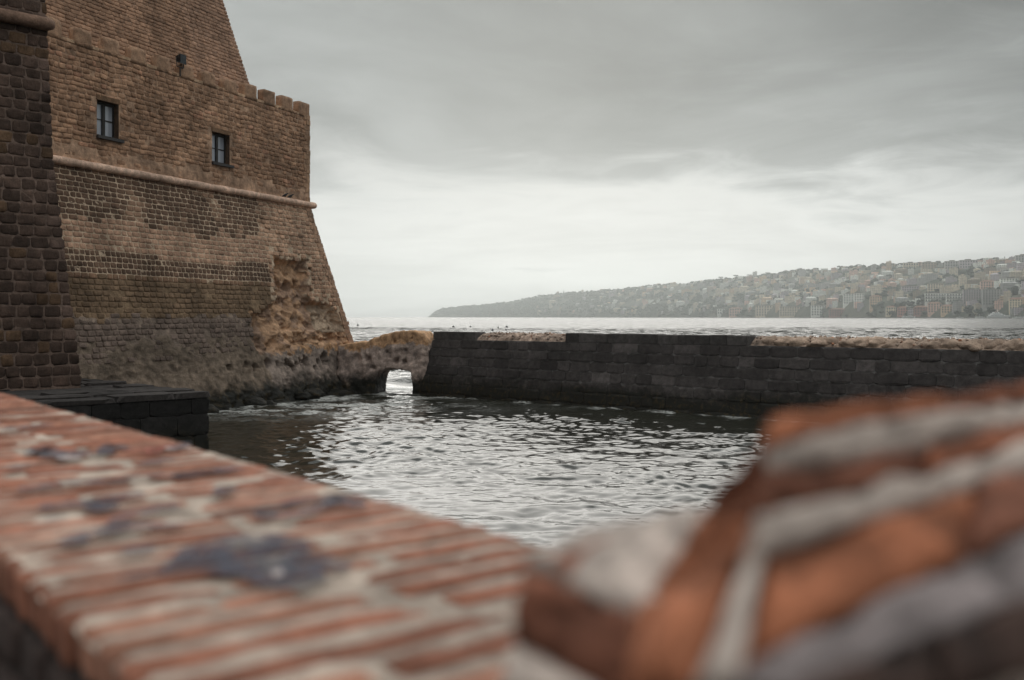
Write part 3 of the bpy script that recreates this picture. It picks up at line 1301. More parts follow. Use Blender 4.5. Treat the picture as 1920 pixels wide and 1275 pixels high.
    for i in range(1500):
        s = random.uniform(0.8, 36)
        if any(s0 - .1 < s < s1 + .1 for s0, s1 in CAP) and random.random() < 0.97:
            continue
        i_ = random.choice((1, 2, 3, 4, 5))
        o, z = prof[i_]
        r = random.uniform(0.025, 0.075)
        c = PB0 + PQ * s + PM * (o - PBAT * PH + jit(.05)) + Vector((0, 0, z + jit(.04)))
        v, f = rock_mesh(c, (r, r, r * .8), i, 1, .5)
        v_ = random.uniform(0.45, 1.4)
        cc = (0.36 * v_, 0.28 * v_, 0.23 * v_) if random.random() > .15 else (0.26 * v_, .13 * v_, .08 * v_)
        mb.add(v, f, cc)
    mb.build('loose_rubble', ROCK, pier, False, 'stuff')
    for i in range(16):
        s = CAP[1][1] + 0.9 + i * 0.62 + jit(.2)
        r = random.uniform(0.3, 0.48)
        c = PB0 + PQ * s + PM * (-0.45 - PBAT * PH) + Vector((0, 0, PH + random.uniform(.06, .15)))
        v, f = rock_mesh(c, (r * 1.3, r, .26), 50 + i, 3, .3)
        v_ = random.uniform(.8, 1.15)
        mesh('rubble_boulder', v, f, ROCK, pier, [(0.31 * v_, .23 * v_, .18 * v_)] * len(v), True)


build_pier()


# ------------------------------------------------------------------ rock arch between bastion and pier
def build_arch():
    top = [(640, 646), (668, 641), (690, 640), (705, 634), (722, 628), (742, 623), (765, 621), (785, 621), (798, 624), (806, 632), (809, 648)]
    bot = [(804, 700), (800, 780), (778, 780), (778, 720), (777, 700), (770, 693), (750, 690), (733, 690), (717, 694), (711, 702), (708, 725), (707, 780), (640, 780)]
    Y0 = 52.6
    poly = [((x - 960) / F * Y0, EYE - (y - HZ) / F * Y0) for x, y in top + bot]
    bm = bmesh.new()
    sh = Vector((0.10, 1.0, 0)).normalized()       # passage runs almost away from the viewer
    fr = [bm.verts.new((x, Y0 - 1.2 - 0.12 * (x + 7), z)) for x, z in poly]
    bk = [bm.verts.new((x + sh.x * 2.6, Y0 + 1.3 - 0.12 * (x + 7), z)) for x, z in poly]
    n = len(poly)
    bm.faces.new(fr)
    bm.faces.new(bk[::-1])
    for i in range(n):
        bm.faces.new((fr[i], bk[i], bk[(i + 1) % n], fr[(i + 1) % n]))
    bmesh.ops.recalc_face_normals(bm, faces=bm.faces[:])
    me = bpy.data.meshes.new('tmp'); bm.to_mesh(me); bm.free()
    to = bpy.data.objects.new('tmp', me); COL.objects.link(to)
    md = to.modifiers.new('r', 'REMESH'); md.mode = 'VOXEL'; md.voxel_size = 0.07
    ev = to.evaluated_get(bpy.context.evaluated_depsgraph_get())
    m2 = bpy.data.meshes.new_from_object(ev)
    bpy.data.objects.remove(to)
    V, T = [], []
    N = [v.normal.copy() for v in m2.vertices]
    holes = [at(x, y, Y0 - 1.2) + (r,) for x, y, r in ((742, 677, .13), (759, 678, .1), (689, 674, .16), (668, 672, .2), (700, 690, .1), (772, 634, .06), (740, 640, .06), (725, 660, .07), (760, 655, .05))]
    for v, nn in zip(m2.vertices, N):
        p = v.co
        a = nz3(p, 0.8, 5); b = nz3(p, 3.2, 4)
        o = 0.07 * a + 0.04 * b - 0.10 * max(0, nz3(p + Vector((9, 3, 1)), 2.2, 2) - 0.25)
        for hx, hy, hz_, r in holes:
            d = math.hypot(p.x - hx, p.z - hz_)
            if d < r * 1.4 and p.y < Y0:
                o -= 0.25 * (1 - (d / (r * 1.4)) ** 2)
        q = p + nn * o
        V.append(tuple(q))
        k = 0.95 + 0.45 * b
        topness = q.z - (2.55 + 0.35 * a) + (0.35 if nn.z > 0.4 else 0) - 0.06 * (q.x + 6)
        if topness > 0:
            c = (0.424 * k, 0.259 * k, 0.152 * k)
        else:
            c = (0.33 * k, 0.26 * k, 0.23 * k)
        T.append(c)
    Fq = [tuple(f.vertices) for f in m2.polygons]
    o = mesh('rock_arch', V, Fq, ROCK, None, T, True)
    tag(o, 'weathered natural rock arch joining the castle to the pier, water showing through', 'arch')


build_arch()

# ------------------------------------------------------------------ parapet in the foreground
U = Vector((-0.616, 0.788, 0)).normalized()      # along the parapet
W = Vector((U.y, -U.x, 0))                       # across, to the water side
PTOP = EYE - 0.31
V0, V1 = 0.27, 0.868


def Pp(u, v, z):
    return tuple(U * u + W * v + Vector((0, 0, z)))


parapet = empty('brick_parapet', Pp(2.0, 0.57, 2.6), 'low brick parapet scrawled with dark blue graffiti in the near left', 'parapet')


def soft_block(M, a0, a1, b0, b1, c0, c1, j=0.003, bev=0.008, cuts=3, amp=0.004, seed=0):
    """worn brick: cube with rounded edges and uneven faces, M(a,b,c)"""
    bm = bmesh.new()
    bmesh.ops.create_cube(bm, size=2)
    bmesh.ops.subdivide_edges(bm, edges=bm.edges[:], cuts=cuts, use_grid_fill=True)
    V = []
    ha, hb, hc = (a1 - a0) / 2, (b1 - b0) / 2, (c1 - c0) / 2
    for v in bm.verts:
        p = [v.co.x * ha, v.co.y * hb, v.co.z * hc]
        h = (ha, hb, hc)
        core = [max(-(h[i] - bev), min(h[i] - bev, p[i])) for i in range(3)]
        d = Vector([p[i] - core[i] for i in range(3)])
        if d.length > 1e-9:
            d = d.normalized() * bev
        q = [core[i] + d[i] for i in range(3)]
        nn = nz3((q[0] * 14 + seed * 5.3, q[1] * 14, q[2] * 14), 1, 3)
        q = [q[i] + (v.co[i]) * amp * nn + jit(j * .3) for i in range(3)]
        V.append(M((a0 + a1) / 2 + q[0], (b0 + b1) / 2 + q[1], (c0 + c1) / 2 + q[2]))
    Fq = [tuple(x.index for x in f.verts) for f in bm.faces]
    bm.free()
    return V, Fq


def build_parapet():
    # mortar bed: uneven top sheet + body
    us = np.arange(0.1, 8.0, 0.02)
    vsq = [V0 + .003 + .014 * k for k in range(0, 3)] + list(np.arange(V0 + .05, V1 - .03, 0.03)) + [V1 - .02, V1 - .008, V1]
    Vv, T = [], []
    for u in us:
        for i, v in enumerate(vsq):
            n = nz3((u * 9, v * 9, 0), 1, 3)
            z = PTOP - 0.001 + 0.0022 * n
            e = 0.010 * nz3((u * 14, 5, 1), 1, 2)
            if i == 0: z -= 0.008
            if i == len(vsq) - 1: z -= 0.02
            Vv.append(Pp(u, v + (e * .5 if i == 0 else 0), z))
            k = 0.9 + 0.35 * n
            T.append((0.46 * k, 0.365 * k, 0.30 * k))
    m = len(vsq)
    Fq = [(i * m + j, i * m + j + 1, (i + 1) * m + j + 1, (i + 1) * m + j) for i in range(len(us) - 1) for j in range(m - 1)]
    mesh('mortar_bed', Vv, Fq, MORTAR, parapet, T, True)
    mb = MB()
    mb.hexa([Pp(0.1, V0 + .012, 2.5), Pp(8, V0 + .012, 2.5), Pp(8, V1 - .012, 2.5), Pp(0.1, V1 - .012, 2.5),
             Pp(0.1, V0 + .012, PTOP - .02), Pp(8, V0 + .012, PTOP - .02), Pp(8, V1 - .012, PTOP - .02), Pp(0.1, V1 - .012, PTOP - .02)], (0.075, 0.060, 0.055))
    mb.build('body', MORTAR, parapet)  # dark body colour has the shade of the near side painted in
    # side-face bricks, shade painted into their dark colour, laid flat under the brick coping
    for r_ in range(3):
        u = 0.12 + (0.13 if r_ % 2 else 0)
        z1 = PTOP - 0.064 - r_ * 0.075
        while u < 3.4:
            L = random.uniform(0.10, 0.13) if random.random() < .35 else random.uniform(0.23, 0.27)
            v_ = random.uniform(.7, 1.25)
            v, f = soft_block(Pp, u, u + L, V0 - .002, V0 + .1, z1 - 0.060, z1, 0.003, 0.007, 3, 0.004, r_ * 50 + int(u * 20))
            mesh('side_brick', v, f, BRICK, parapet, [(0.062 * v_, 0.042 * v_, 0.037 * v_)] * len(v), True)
            u += L + 0.014
    u = 0.14
    i = 0
    while u < 7.9:
        near_ = max(0.0, min(1.0, (1.5 - u) / 0.7))             # joints are washed wider at the near end
        mort = random.uniform(0.012, 0.018) + 0.011 * near_
        th = random.uniform(0.049, 0.057) - 0.008 * near_
        mid = V0 + 0.285 + 0.035 * math.sin(i * 0.9) + jit(0.03) + (0.05 if i % 2 else 0)
        rows = [(V0 + random.uniform(-.002, .003), mid - 0.020), (mid + 0.022, V1 - random.uniform(0, .012))]
        if i % 5 == 3:
            a = V0 + random.uniform(.16, .22)
            rows = [(V0 - .003, a - .01), (a + .012, mid + .06), (mid + .085, V1 - .005)]
        for (b0, b1) in rows:
            v_ = random.uniform(0.72, 1.18)
            hue = random.random()
            c = (0.32 * v_, 0.130 * v_, 0.083 * v_) if hue < .6 else (0.36 * v_, 0.168 * v_, 0.112 * v_) if hue < .85 else (0.24 * v_, 0.098 * v_, 0.067 * v_)
            v, f = soft_block(Pp, u, u + th, b0, b1, PTOP - 0.052, PTOP + random.uniform(0.0, 0.004), 0.002, 0.006, 4, 0.0028, i)
            mesh('brick', v, f, BRICK, parapet, [c] * len(v), True)
        u += th + mort
        i += 1


build_parapet()


def ribbon(name, pts, w, mat, z=0.0108, parent=parapet):
    """paint stroke: (u,v) polyline as a thin draped ribbon with ragged width"""
    P = [Vector((a, b)) for a, b in pts]
    # resample
    Q = []
    for a, b in zip(P[:-1], P[1:]):
        n = max(2, int((b - a).length / 0.012))
        for k in range(n):
            Q.append(a.lerp(b, k / n))
    Q.append(P[-1])
    V, Fq = [], []
    for i, q in enumerate(Q):
        d = (Q[min(i + 1, len(Q) - 1)] - Q[max(i - 1, 0)]).normalized()
        nrm = Vector((-d.y, d.x))
        ww = w * (0.8 + 0.5 * nz3((q.x * 30, q.y * 30, 2), 1, 2))
        if i in (0, len(Q) - 1):
            ww *= 0.4
        for s in (-1, 1):
            r = q + nrm * ww * s
            V.append(Pp(r.x, r.y, PTOP + z))
    for i in range(len(Q) - 1):
        Fq.append((2 * i, 2 * i + 1, 2 * i + 3, 2 * i + 2))
    return mesh(name, V, Fq, mat, parent)


def uv_of(px, py):
    Y = F * 0.31 / (py - HZ)
    x = (px - 960) / F * Y
    return (x * U.x + Y * U.y, x * W.x + Y * W.y)


def build_graffiti():
    # fish-like filled blob
    out = [(205, 1100), (300, 1078), (340, 1040), (420, 1015), (500, 1010), (560, 1018), (585, 1035), (575, 1052), (610, 1050), (665, 1072), (640, 1085),
           (600, 1078), (615, 1100), (560, 1118), (500, 1115), (450, 1095), (380, 1085), (310, 1090)]
    q = [uv_of(*p) for p in out]
    V = [Pp(a, b, PTOP + 0.0085) for a, b in q]
    mesh('graffiti_patch', V, [tuple(range(len(V)))], PAINTM, parapet)
    pale = [uv_of(*p) for p in [(505, 1083), (525, 1080), (535, 1092), (515, 1098)]]
    mesh('graffiti_patch', [Pp(a, b, PTOP + 0.0095) for a, b in pale], [(0, 1, 2, 3)], PAINTW, parapet)
    S = [([(35, 930), (120, 915), (200, 912), (310, 898)], .012), ([(200, 915), (240, 905), (330, 900), (400, 890)], .012),
         ([(70, 963), (150, 955), (270, 935)], .014), ([(180, 945), (195, 970)], .016), ([(215, 1003), (230, 980), (330, 958)], .014),
         ([(130, 1035), (145, 1020), (235, 1000), (355, 997)], .013), ([(330, 905), (380, 893), (460, 886)], .017),
         ([(60, 860), (85, 848), (100, 866)], .02), ([(5, 812), (60, 806), (100, 803)], .018), ([(125, 855), (165, 862)], .018),
         ([(195, 860), (205, 842), (240, 850)], .015), ([(260, 880), (300, 872), (330, 870)], .012), ([(410, 940), (420, 925), (440, 930)], .010),
         ([(490, 965), (500, 980), (560, 978), (610, 960), (630, 940)], .011), ([(520, 962), (580, 945), (630, 938)], .009),
         ([(630, 938), (660, 955), (680, 962)], .011), ([(90, 985), (105, 988)], .014), ([(230, 1052), (290, 1040)], .012),
         ([(10, 890), (60, 880)], .012), ([(500, 965), (490, 975)], .014), ([(330, 850), (350, 838)], .012)]
    for pts, w in S:
        ribbon('graffiti_stroke', [uv_of(*p) for p in pts], w * 1.7, PAINTM)
    for pts, w in [([(230, 855), (280, 850), (330, 842)], .012), ([(280, 860), (300, 848)], .01)]:
        ribbon('graffiti_stroke', [uv_of(*p) for p in pts], w * 2.0, PAINTR, 0.0103)
    for pts, w in [([(310, 850), (360, 846)], .014), ([(90, 855), (140, 870)], .012)]:
        ribbon('graffiti_stroke', [uv_of(*p) for p in pts], w * 2.0, PAINTW, 0.0106)


build_graffiti()

# walkway behind the parapet and quay wall under it
mb = MB()
mb.hexa([Pp(-6, -6, 2.3), Pp(12, -6, 2.3), Pp(12, V0 + .005, 2.3), Pp(-6, V0 + .005, 2.3), Pp(-6, -6, 2.52), Pp(12, -6, 2.52), Pp(12, V0 + .005, 2.52), Pp(-6, V0 + .005, 2.52)])
o = mb.build('walkway', PAVE)
o['kind'] = 'structure'
mb = MB()
mb.hexa([Pp(-6, V0 + .02, -1), Pp(12, V0 + .02, -1), Pp(12, V1 - .03, -1), Pp(-6, V1 - .03, -1), Pp(-6, V0 + .02, 2.498), Pp(12, V0 + .02, 2.498), Pp(12, V1 - .03, 2.498), Pp(-6, V1 - .03, 2.498)],
        (0.09, 0.08, 0.07))
o = mb.build('quay_wall', BASALT)
tag(o, 'plain stone retaining wall below the brick parapet', 'wall')

# ------------------------------------------------------------------ broken brickwork, very near, lower right
stub = empty('broken_brick_stub', Pp(0.36, 0.55, PTOP), 'crumbling block of orange brick and pale mortar, blurred at lower right', 'masonry')


def build_stub():
    """masonry broken off along a sloping face: brick and mortar layers show as bands on the break"""
    OR = (0.41, 0.150, 0.078); OB = (0.30, 0.112, 0.064); BR = (0.23, 0.092, 0.058); DK = (0.07, 0.042, 0.034)
    MO = (0.55, 0.45, 0.395); MG = (0.26, 0.215, 0.21)  # DK and MG: brick and mortar with the lower right's shade painted in

    def line(pts):
        P3 = [Vector(at(*p)) for p in pts]
        L = [0.0]
        for p, q in zip(P3[:-1], P3[1:]):
            L.append(L[-1] + (q - p).length)
        def f(a):
            x = a * L[-1]
            for i in range(len(P3) - 1):
                if x <= L[i + 1] or i == len(P3) - 2:
                    k = (x - L[i]) / (L[i + 1] - L[i] + 1e-9)
                    return P3[i].lerp(P3[i + 1], k)
        return f

    def band(name, mat, top, bot, c, seed, a0=0.0, a1=1.0, bulge=0.006, amp=0.006, back=(0.02, 0.11, -0.03)):
        ft, fb = line(top), line(bot)
        nx, ny = 26, 9
        V, T = [], []
        bk = Vector(back)
        for j in range(ny):
            b_ = j / (ny - 1)
            for i in range(nx):
                a = a0 + (a1 - a0) * i / (nx - 1)
                p = ft(a).lerp(fb(a), b_)
                e1 = ft(min(1, a + .02)) - ft(max(0, a - .02)); e2 = fb(a) - ft(a)
                n = e1.cross(e2).normalized()
                if n.y > 0:
                    n = -n
                edge = (1 - (2 * b_ - 1) ** 4) * (1 - (2 * i / (nx - 1) - 1) ** 10)
                k = nz3(p * 26 + Vector((seed * 3.3, 0, 0)), 1, 5)
                k2 = nz3(p * 70 + Vector((0, seed * 1.7, 0)), 1, 3)
                p = p + n * (bulge * edge + amp * k + 0.0025 * k2)
                V.append(tuple(p))
                g = 0.85 + 0.5 * k + 0.25 * k2
                T.append(tuple(x * max(.35, g) for x in c))
        m = len(V)
        V += [tuple(Vector(v) + bk * (1 + .2 * nz3(Vector(v) * 30, 1, 2))) for v in V]
        T += T
        fc = []
        for j in range(ny - 1):
            for i in range(nx - 1):
                q = (j * nx + i, j * nx + i + 1, (j + 1) * nx + i + 1, (j + 1) * nx + i)
                fc.append(q); fc.append(tuple(x + m for x in reversed(q)))
        rim = [i for i in range(nx)] + [j * nx + nx - 1 for j in range(1, ny)] + [(ny - 1) * nx + i for i in range(nx - 2, -1, -1)] + [j * nx for j in range(ny - 2, 0, -1)]
        for i in range(len(rim)):
            p, q = rim[i], rim[(i + 1) % len(rim)]
            fc.append((p, p + m, q + m, q))
        mesh(name, V, fc, mat, stub, T, True)
    K = [
        [(1438, 790, .60), (1600, 764, .66), (2000, 712, .84)],
        [(1440, 838, .585), (1600, 797, .645), (2000, 740, .82)],
        [(1432, 884, .570), (1600, 872, .625), (2000, 784, .79)],
        [(1420, 965, .550), (1600, 925, .605), (2000, 818, .75)],
        [(1392, 1062, .530), (1600, 992, .575), (2000, 862, .70)],
        [(1325, 1290, .475), (1600, 1150, .515), (2000, 965, .60)],
        [(1480, 1300, .455), (1700, 1205, .49), (2000, 1110, .54)],
        [(1500, 1420, .43), (1700, 1330, .455), (2000, 1250, .49)],
    ]
    band('brick', BRICK, K[0], K[1], OR, 1, 0.0, 0.525)
    band('brick', BRICK, K[0], K[1], OB, 2, 0.525, 1.0)
    band('mortar_joint', MORTAR, K[1], K[2], MO, 3, bulge=.008, amp=.008)
    band('brick', BRICK, K[2], K[3], BR, 4, 0.0, 0.47)
    band('brick', BRICK, K[2], K[3], OB, 5, 0.47, 1.0)
    band('mortar_joint', MORTAR, K[3], K[4], MO, 6, bulge=.008, amp=.008)
    band('brick', BRICK, K[4], K[5], OR, 7, 0.07, 0.665, bulge=.008)
    band('brick', BRICK, K[4], K[5], BR, 8, 0.67, 1.0, bulge=.008)
    band('mortar_joint', MORTAR, [(1395, 1060, .528), (1430, 1050, .53)], [(1300, 1300, .47), (1385, 1290, .465)], MO, 9, bulge=.006)
    band('mortar_joint', MORTAR, K[5], K[6], MG, 10, 0.0, 1.0, bulge=.002)
    band('brick', BRICK, K[6], K[7], DK, 11, 0.0, 0.5, bulge=.01)
    band('brick', BRICK, K[6], K[7], DK, 12, 0.52, 1.0, bulge=.01)
    # broken left end: an upright brick and the slope above it
    band('brick', BRICK, [(1415, 850, .61), (1440, 842, .585)], [(1325, 965, .66), (1425, 965, .55)], OB, 13, bulge=.01)
    band('brick', BRICK, [(1322, 968, .655), (1420, 968, .55)], [(1212, 1135, .60), (1385, 1075, .528)], OR, 14, bulge=.014)
    band('brick', BRICK, [(1210, 1138, .60), (1383, 1078, .528)], [(1180, 1330, .52), (1300, 1300, .47)], OR, 15, bulge=.014)
    # lower ledge: mortar bed on top, brown brick under it, pale bed below
    band('mortar_joint', MORTAR, [(1085, 998, .74), (1345, 945, .80)], [(983, 1062, .62), (1215, 1165, .575)], MO, 16, bulge=.004, amp=.004, back=(0.0, 0.02, -0.012))
    band('brick', BRICK, [(980, 1066, .62), (1215, 1172, .575)], [(962, 1205, .605), (1205, 1335, .555)], BR, 17, bulge=.008, back=(0.07, 0.10, 0.0))
    band('mortar_joint', MORTAR, [(962, 1208, .605), (1205, 1338, .555)], [(935, 1300, .58), (1190, 1440, .53)], MO, 18, bulge=.008, back=(0.07, 0.10, 0.0))
    # inner fill down to the parapet top
    core = MB()
    b0 = [Vector(at(*p)) for p in ((1010, 1090, .66), (1230, 1170, .62), (1480, 900, .66), (1990, 760, .86))]
    bk_ = Vector((0.03, 0.13, 0))
    for p, q in zip(b0[:-1], b0[1:]):
        lo = PTOP - 0.01
        core.hexa([(p.x, p.y, lo), (q.x, q.y, lo), (q.x + bk_.x, q.y + bk_.y, lo), (p.x + bk_.x, p.y + bk_.y, lo),
                   (p.x, p.y, p.z - .015), (q.x, q.y, q.z - .015), (q.x + bk_.x, q.y + bk_.y, q.z - .02), (p.x + bk_.x, p.y + bk_.y, p.z - .02)], (0.35, .29, .25))
    core.build('inner_fill', MORTAR, stub)


build_stub()


# ------------------------------------------------------------------ far shore
RIDGE = [(800, 594.5), (808, 593), (814, 585), (830, 578), (900, 572), (960, 566), (1000, 557), (1060, 549), (1100, 547), (1150, 543), (1200, 538), (1250, 533),
         (1300, 531), (1350, 524), (1400, 520), (1450, 515), (1500, 508), (1550, 507), (1600, 502), (1650, 499), (1700, 497), (1750, 495), (1800, 492),
         (1850, 490), (1900, 486), (1960, 482), (2100, 470), (2400, 450), (2900, 440)]
SHORE = [(800, 9200), (1100, 6600), (1400, 4500), (1650, 3300), (1920, 2600), (2400, 2200), (2900, 2000)]


def interp(tab, x):
    return float(np.interp(x, [a for a, _ in tab], [b for _, b in tab]))


def terr(px, q):
    ys = interp(SHORE, px)
    wid = 300 + 500 * min(1, max(0, (px - 800) / 700))
    Y = ys + wid * q
    zr = (HZ - interp(RIDGE, px)) / F * (ys + wid) + EYE
    sh = 0.10 * min(1, q * 12) + 0.90 * (q ** 0.85)
    z = max(zr, 0.5) * sh * (1 if q <= 1 else 1)
    x = (px - 960) / F * Y
    n = nz3((x * 0.006, Y * 0.006, 0), 1, 4)
    z += n * 9 * q * (1 - q) * 4
    return x, Y, z - 1.0 if q == 0 else z


def hill_mat():
    m, t, b = newmat('hillside_ground')
    geo = t.n('ShaderNodeNewGeometry')
    n = t.noise(geo.outputs['Position'], 0.02, 6, 0.6)
    c = t.mix(t.ss(n.outputs[0], 0.4, 0.6), (0.035, 0.045, 0.028), (0.10, 0.095, 0.07))
    t.link(c, b.inputs['Base Color'])
    b.inputs['Roughness'].default_value = 1.0
    return m


HILLM = hill_mat()


def build_hill():
    pxs = list(range(800, 2900, 6))
    qs = [0, 0.02] + list(np.linspace(0.06, 1.0, 18)) + [1.3]
    V, Fq = [], []
    for px in pxs:
        for q in qs:
            if q > 1:
                x, y, z = terr(px, 1.0)
                k = 1 + 0.08
                V.append((x * k, y * k, z * 0.5))
            else:
                V.append(terr(px, q))
    m = len(qs)
    for i in range(len(pxs) - 1):
        for j in range(m - 1):
            Fq.append((i * m + j, (i + 1) * m + j, (i + 1) * m + j + 1, i * m + j + 1))
    o = mesh('hillside', V, Fq, HILLM, None, None, True)
    o['kind'] = 'structure'
    o['label'] = 'long hazy hill covered in houses and trees across the bay'


build_hill()


def leaf_mat(name, c0, c1):
    m, t, b = newmat(name)
    geo = t.n('ShaderNodeNewGeometry')
    n = t.noise(geo.outputs['Position'], 0.05, 5, 0.6)
    t.link(t.mix(t.ss(n.outputs[0], 0.35, 0.65), c0, c1), b.inputs['Base Color'])
    b.inputs['Roughness'].default_value = 0.9
    return m


LEAF = leaf_mat('tree_foliage', (0.012, 0.018, 0.012), (0.036, 0.045, 0.028))
BARK = plain('tree_bark', (0.05, 0.04, 0.03), 0.9)

ICO = None


def clump(c, s, seed):
    """leaf clump: a deformed low sphere"""
    global ICO
    if ICO is None:
        bm = bmesh.new(); bmesh.ops.create_icosphere(bm, subdivisions=1, radius=1)
        ICO = ([v.co.copy() for v in bm.verts], [tuple(x.index for x in f.verts) for f in bm.faces]); bm.free()
    r = random.random
    V = [(c[0] + p.x * s[0] * (.6 + .7 * r()), c[1] + p.y * s[1] * (.6 + .7 * r()), c[2] + p.z * s[2] * (.6 + .7 * r())) for p in ICO[0]]
    return V, ICO[1]


def build_woods():
    mb = MB()
    for i in range(9000):
        px = random.uniform(806, 2100) if i % 3 else random.uniform(806, 1500)
        q = random.random() ** 0.9
        d = nz3((px * 0.012, q * 5, 3), 1, 3)
        lim = -0.25 if px < 1250 else (-0.02 if px < 1450 else 0.12)
        if d < lim and q < 0.97:
            continue
        x, y, z = terr(px, min(q, 1.0))
        r = random.uniform(5, 11) * (1.15 if px > 1300 else 1.0)
        v, f = clump((x, y, z + r * .35), (r * 1.2, r * 1.2, r * .75), i)
        mb.add(v, f)
    mb.build('hillside_woods', LEAF, None, False, 'stuff')['label'] = 'dark scrub and trees spread over the far hillside'


build_woods()


def bld_mat(name, windows=True):
    m, t, b = newmat(name)
    oi = t.n('ShaderNodeObjectInfo')
    col = oi.outputs['Color']
    tc = t.n('ShaderNodeTexCoord')
    n = t.noise(tc.outputs['Object'], 0.12, 5, 0.6)
    vm = t.n('ShaderNodeVectorMath', operation='SCALE')
    t.link(col, vm.inputs[0]); t.link(t.ss(n.outputs[0], .3, .7, .75, 1.12), vm.inputs['Scale'])
    col = vm.outputs[0]
    if windows:
        sep = t.n('ShaderNodeSeparateXYZ')
        t.link(tc.outputs['Object'], sep.inputs[0])
        nn = t.n('ShaderNodeSeparateXYZ')
        geo = t.n('ShaderNodeNewGeometry')
        t.link(geo.outputs['Normal'], nn.inputs[0])
        h = t.m('FRACT', t.m('DIVIDE', t.m('ADD', sep.outputs[0], sep.outputs[1]), 5.2))
        v = t.m('FRACT', t.m('DIVIDE', sep.outputs[2], 5.0))
        wx = t.m('MULTIPLY', t.m('GREATER_THAN', h, .3), t.m('LESS_THAN', h, .72))
        wz = t.m('MULTIPLY', t.m('GREATER_THAN', v, .3), t.m('LESS_THAN', v, .78))
        up = t.m('LESS_THAN', nn.outputs[2], .5)
        msk = t.m('MULTIPLY', t.m('MULTIPLY', wx, wz), up)
        col = t.mix(t.m('MULTIPLY', msk, .8), col, (0.035, 0.038, 0.042))
    t.link(col, b.inputs['Base Color'])
    b.inputs['Roughness'].default_value = 0.85
    return m


BLDM = bld_mat('far_building_walls')
BLDP = bld_mat('near_shore_building_walls', False)
ROOFM = plain('flat_roof_grey', (0.16, 0.14, 0.125), 0.9, 0.3, 0.1)
TILEM = plain('terracotta_roof', (0.22, 0.11, 0.075), 0.9, 0.3, 0.2)
WINM = plain('far_window_dark', (0.03, 0.032, 0.036), 0.4)
BALM = plain('balcony_slab', (0.32, 0.31, 0.30), 0.8, .1)
PAL = {'cream': (0.652, 0.559, 0.435), 'white': (0.820, 0.820, 0.760), 'pale pink': (0.683, 0.451, 0.373), 'pinkish red': (0.466, 0.202, 0.171), 'ochre': (0.683, 0.497, 0.342),
       'grey': (0.420, 0.404, 0.389), 'lilac grey': (0.482, 0.420, 0.451), 'brown': (0.342, 0.265, 0.202), 'yellow': (0.729, 0.621, 0.451), 'dark red': (0.310, 0.147, 0.132)}

# meshes shared by the small houses: body with roof parapet, penthouse
VARS = []
for i in range(10):
    mb = MB()
    w, d, h = random.choice(((26, 16, 16), (34, 18, 20), (20, 16, 22), (42, 18, 18), (18, 15, 13), (30, 20, 26), (24, 16, 12), (52, 18, 16), (22, 18, 30), (16, 14, 12)))
    if i < 10:
        w, d, h = [(26, 16, 16), (34, 18, 20), (20, 16, 22), (42, 18, 18), (18, 15, 13), (30, 20, 26), (24, 16, 12), (52, 18, 16), (22, 18, 30), (16, 14, 12)][i]
    mb.box((-w / 2, -d / 2, -14), (w / 2, d / 2, h))
    mb.box((-w / 2 - .5, -d / 2 - .5, h), (w / 2 + .5, d / 2 + .5, h + .9))
    a = random.uniform(-.3, .1)
    mb.box((w * a, -d * .25, h + .9), (w * (a + .3), d * .3, h + 4.5))
    if i % 3 == 0:   # hipped roof
        z = h + .9
        mb.v = mb.v[:16]; mb.f = mb.f[:12]
        mb.add([(-w / 2, -d / 2, z), (w / 2, -d / 2, z), (w / 2, d / 2, z), (-w / 2, d / 2, z), (-w / 2 + d / 2, 0, z + 4), (w / 2 - d / 2, 0, z + 4)],
               [(0, 1, 5, 4), (1, 2, 5), (2, 3, 4, 5), (3, 0, 4)])
    if i % 4 == 1:   # lower wing
        mb.box((w / 2 - 1, -d / 2 - 3, -14), (w / 2 + 12, d / 2 - 2, h * .6))
    me = bpy.data.meshes.new('house_%d' % i)
    me.from_pydata(mb.v, [], mb.f)
    me.materials.append(BLDM)
    VARS.append((me, w, h))


def tint_bld_mat():
    m, t, b = newmat('packed_houses_walls')
    a = t.n('ShaderNodeAttribute', attribute_name='tint')
    geo = t.n('ShaderNodeNewGeometry')
    sep = t.n('ShaderNodeSeparateXYZ'); t.link(geo.outputs['Position'], sep.inputs[0])
    nn = t.n('ShaderNodeSeparateXYZ'); t.link(geo.outputs['Normal'], nn.inputs[0])
    h = t.m('FRACT', t.m('DIVIDE', t.m('ADD', sep.outputs[0], sep.outputs[1]), 5.2))
    v = t.m('FRACT', t.m('DIVIDE', sep.outputs[2], 5.0))
    msk = t.m('MULTIPLY', t.m('MULTIPLY', t.m('GREATER_THAN', h, .35), t.m('LESS_THAN', h, .72)),
              t.m('MULTIPLY', t.m('GREATER_THAN', v, .3), t.m('LESS_THAN', v, .75)))
    msk = t.m('MULTIPLY', msk, t.m('LESS_THAN', nn.outputs[2], .5))
    t.link(t.mix(t.m('MULTIPLY', msk, .75), a.outputs['Color'], (0.04, 0.042, 0.045)), b.inputs['Base Color'])
    b.inputs['Roughness'].default_value = .85
    return m


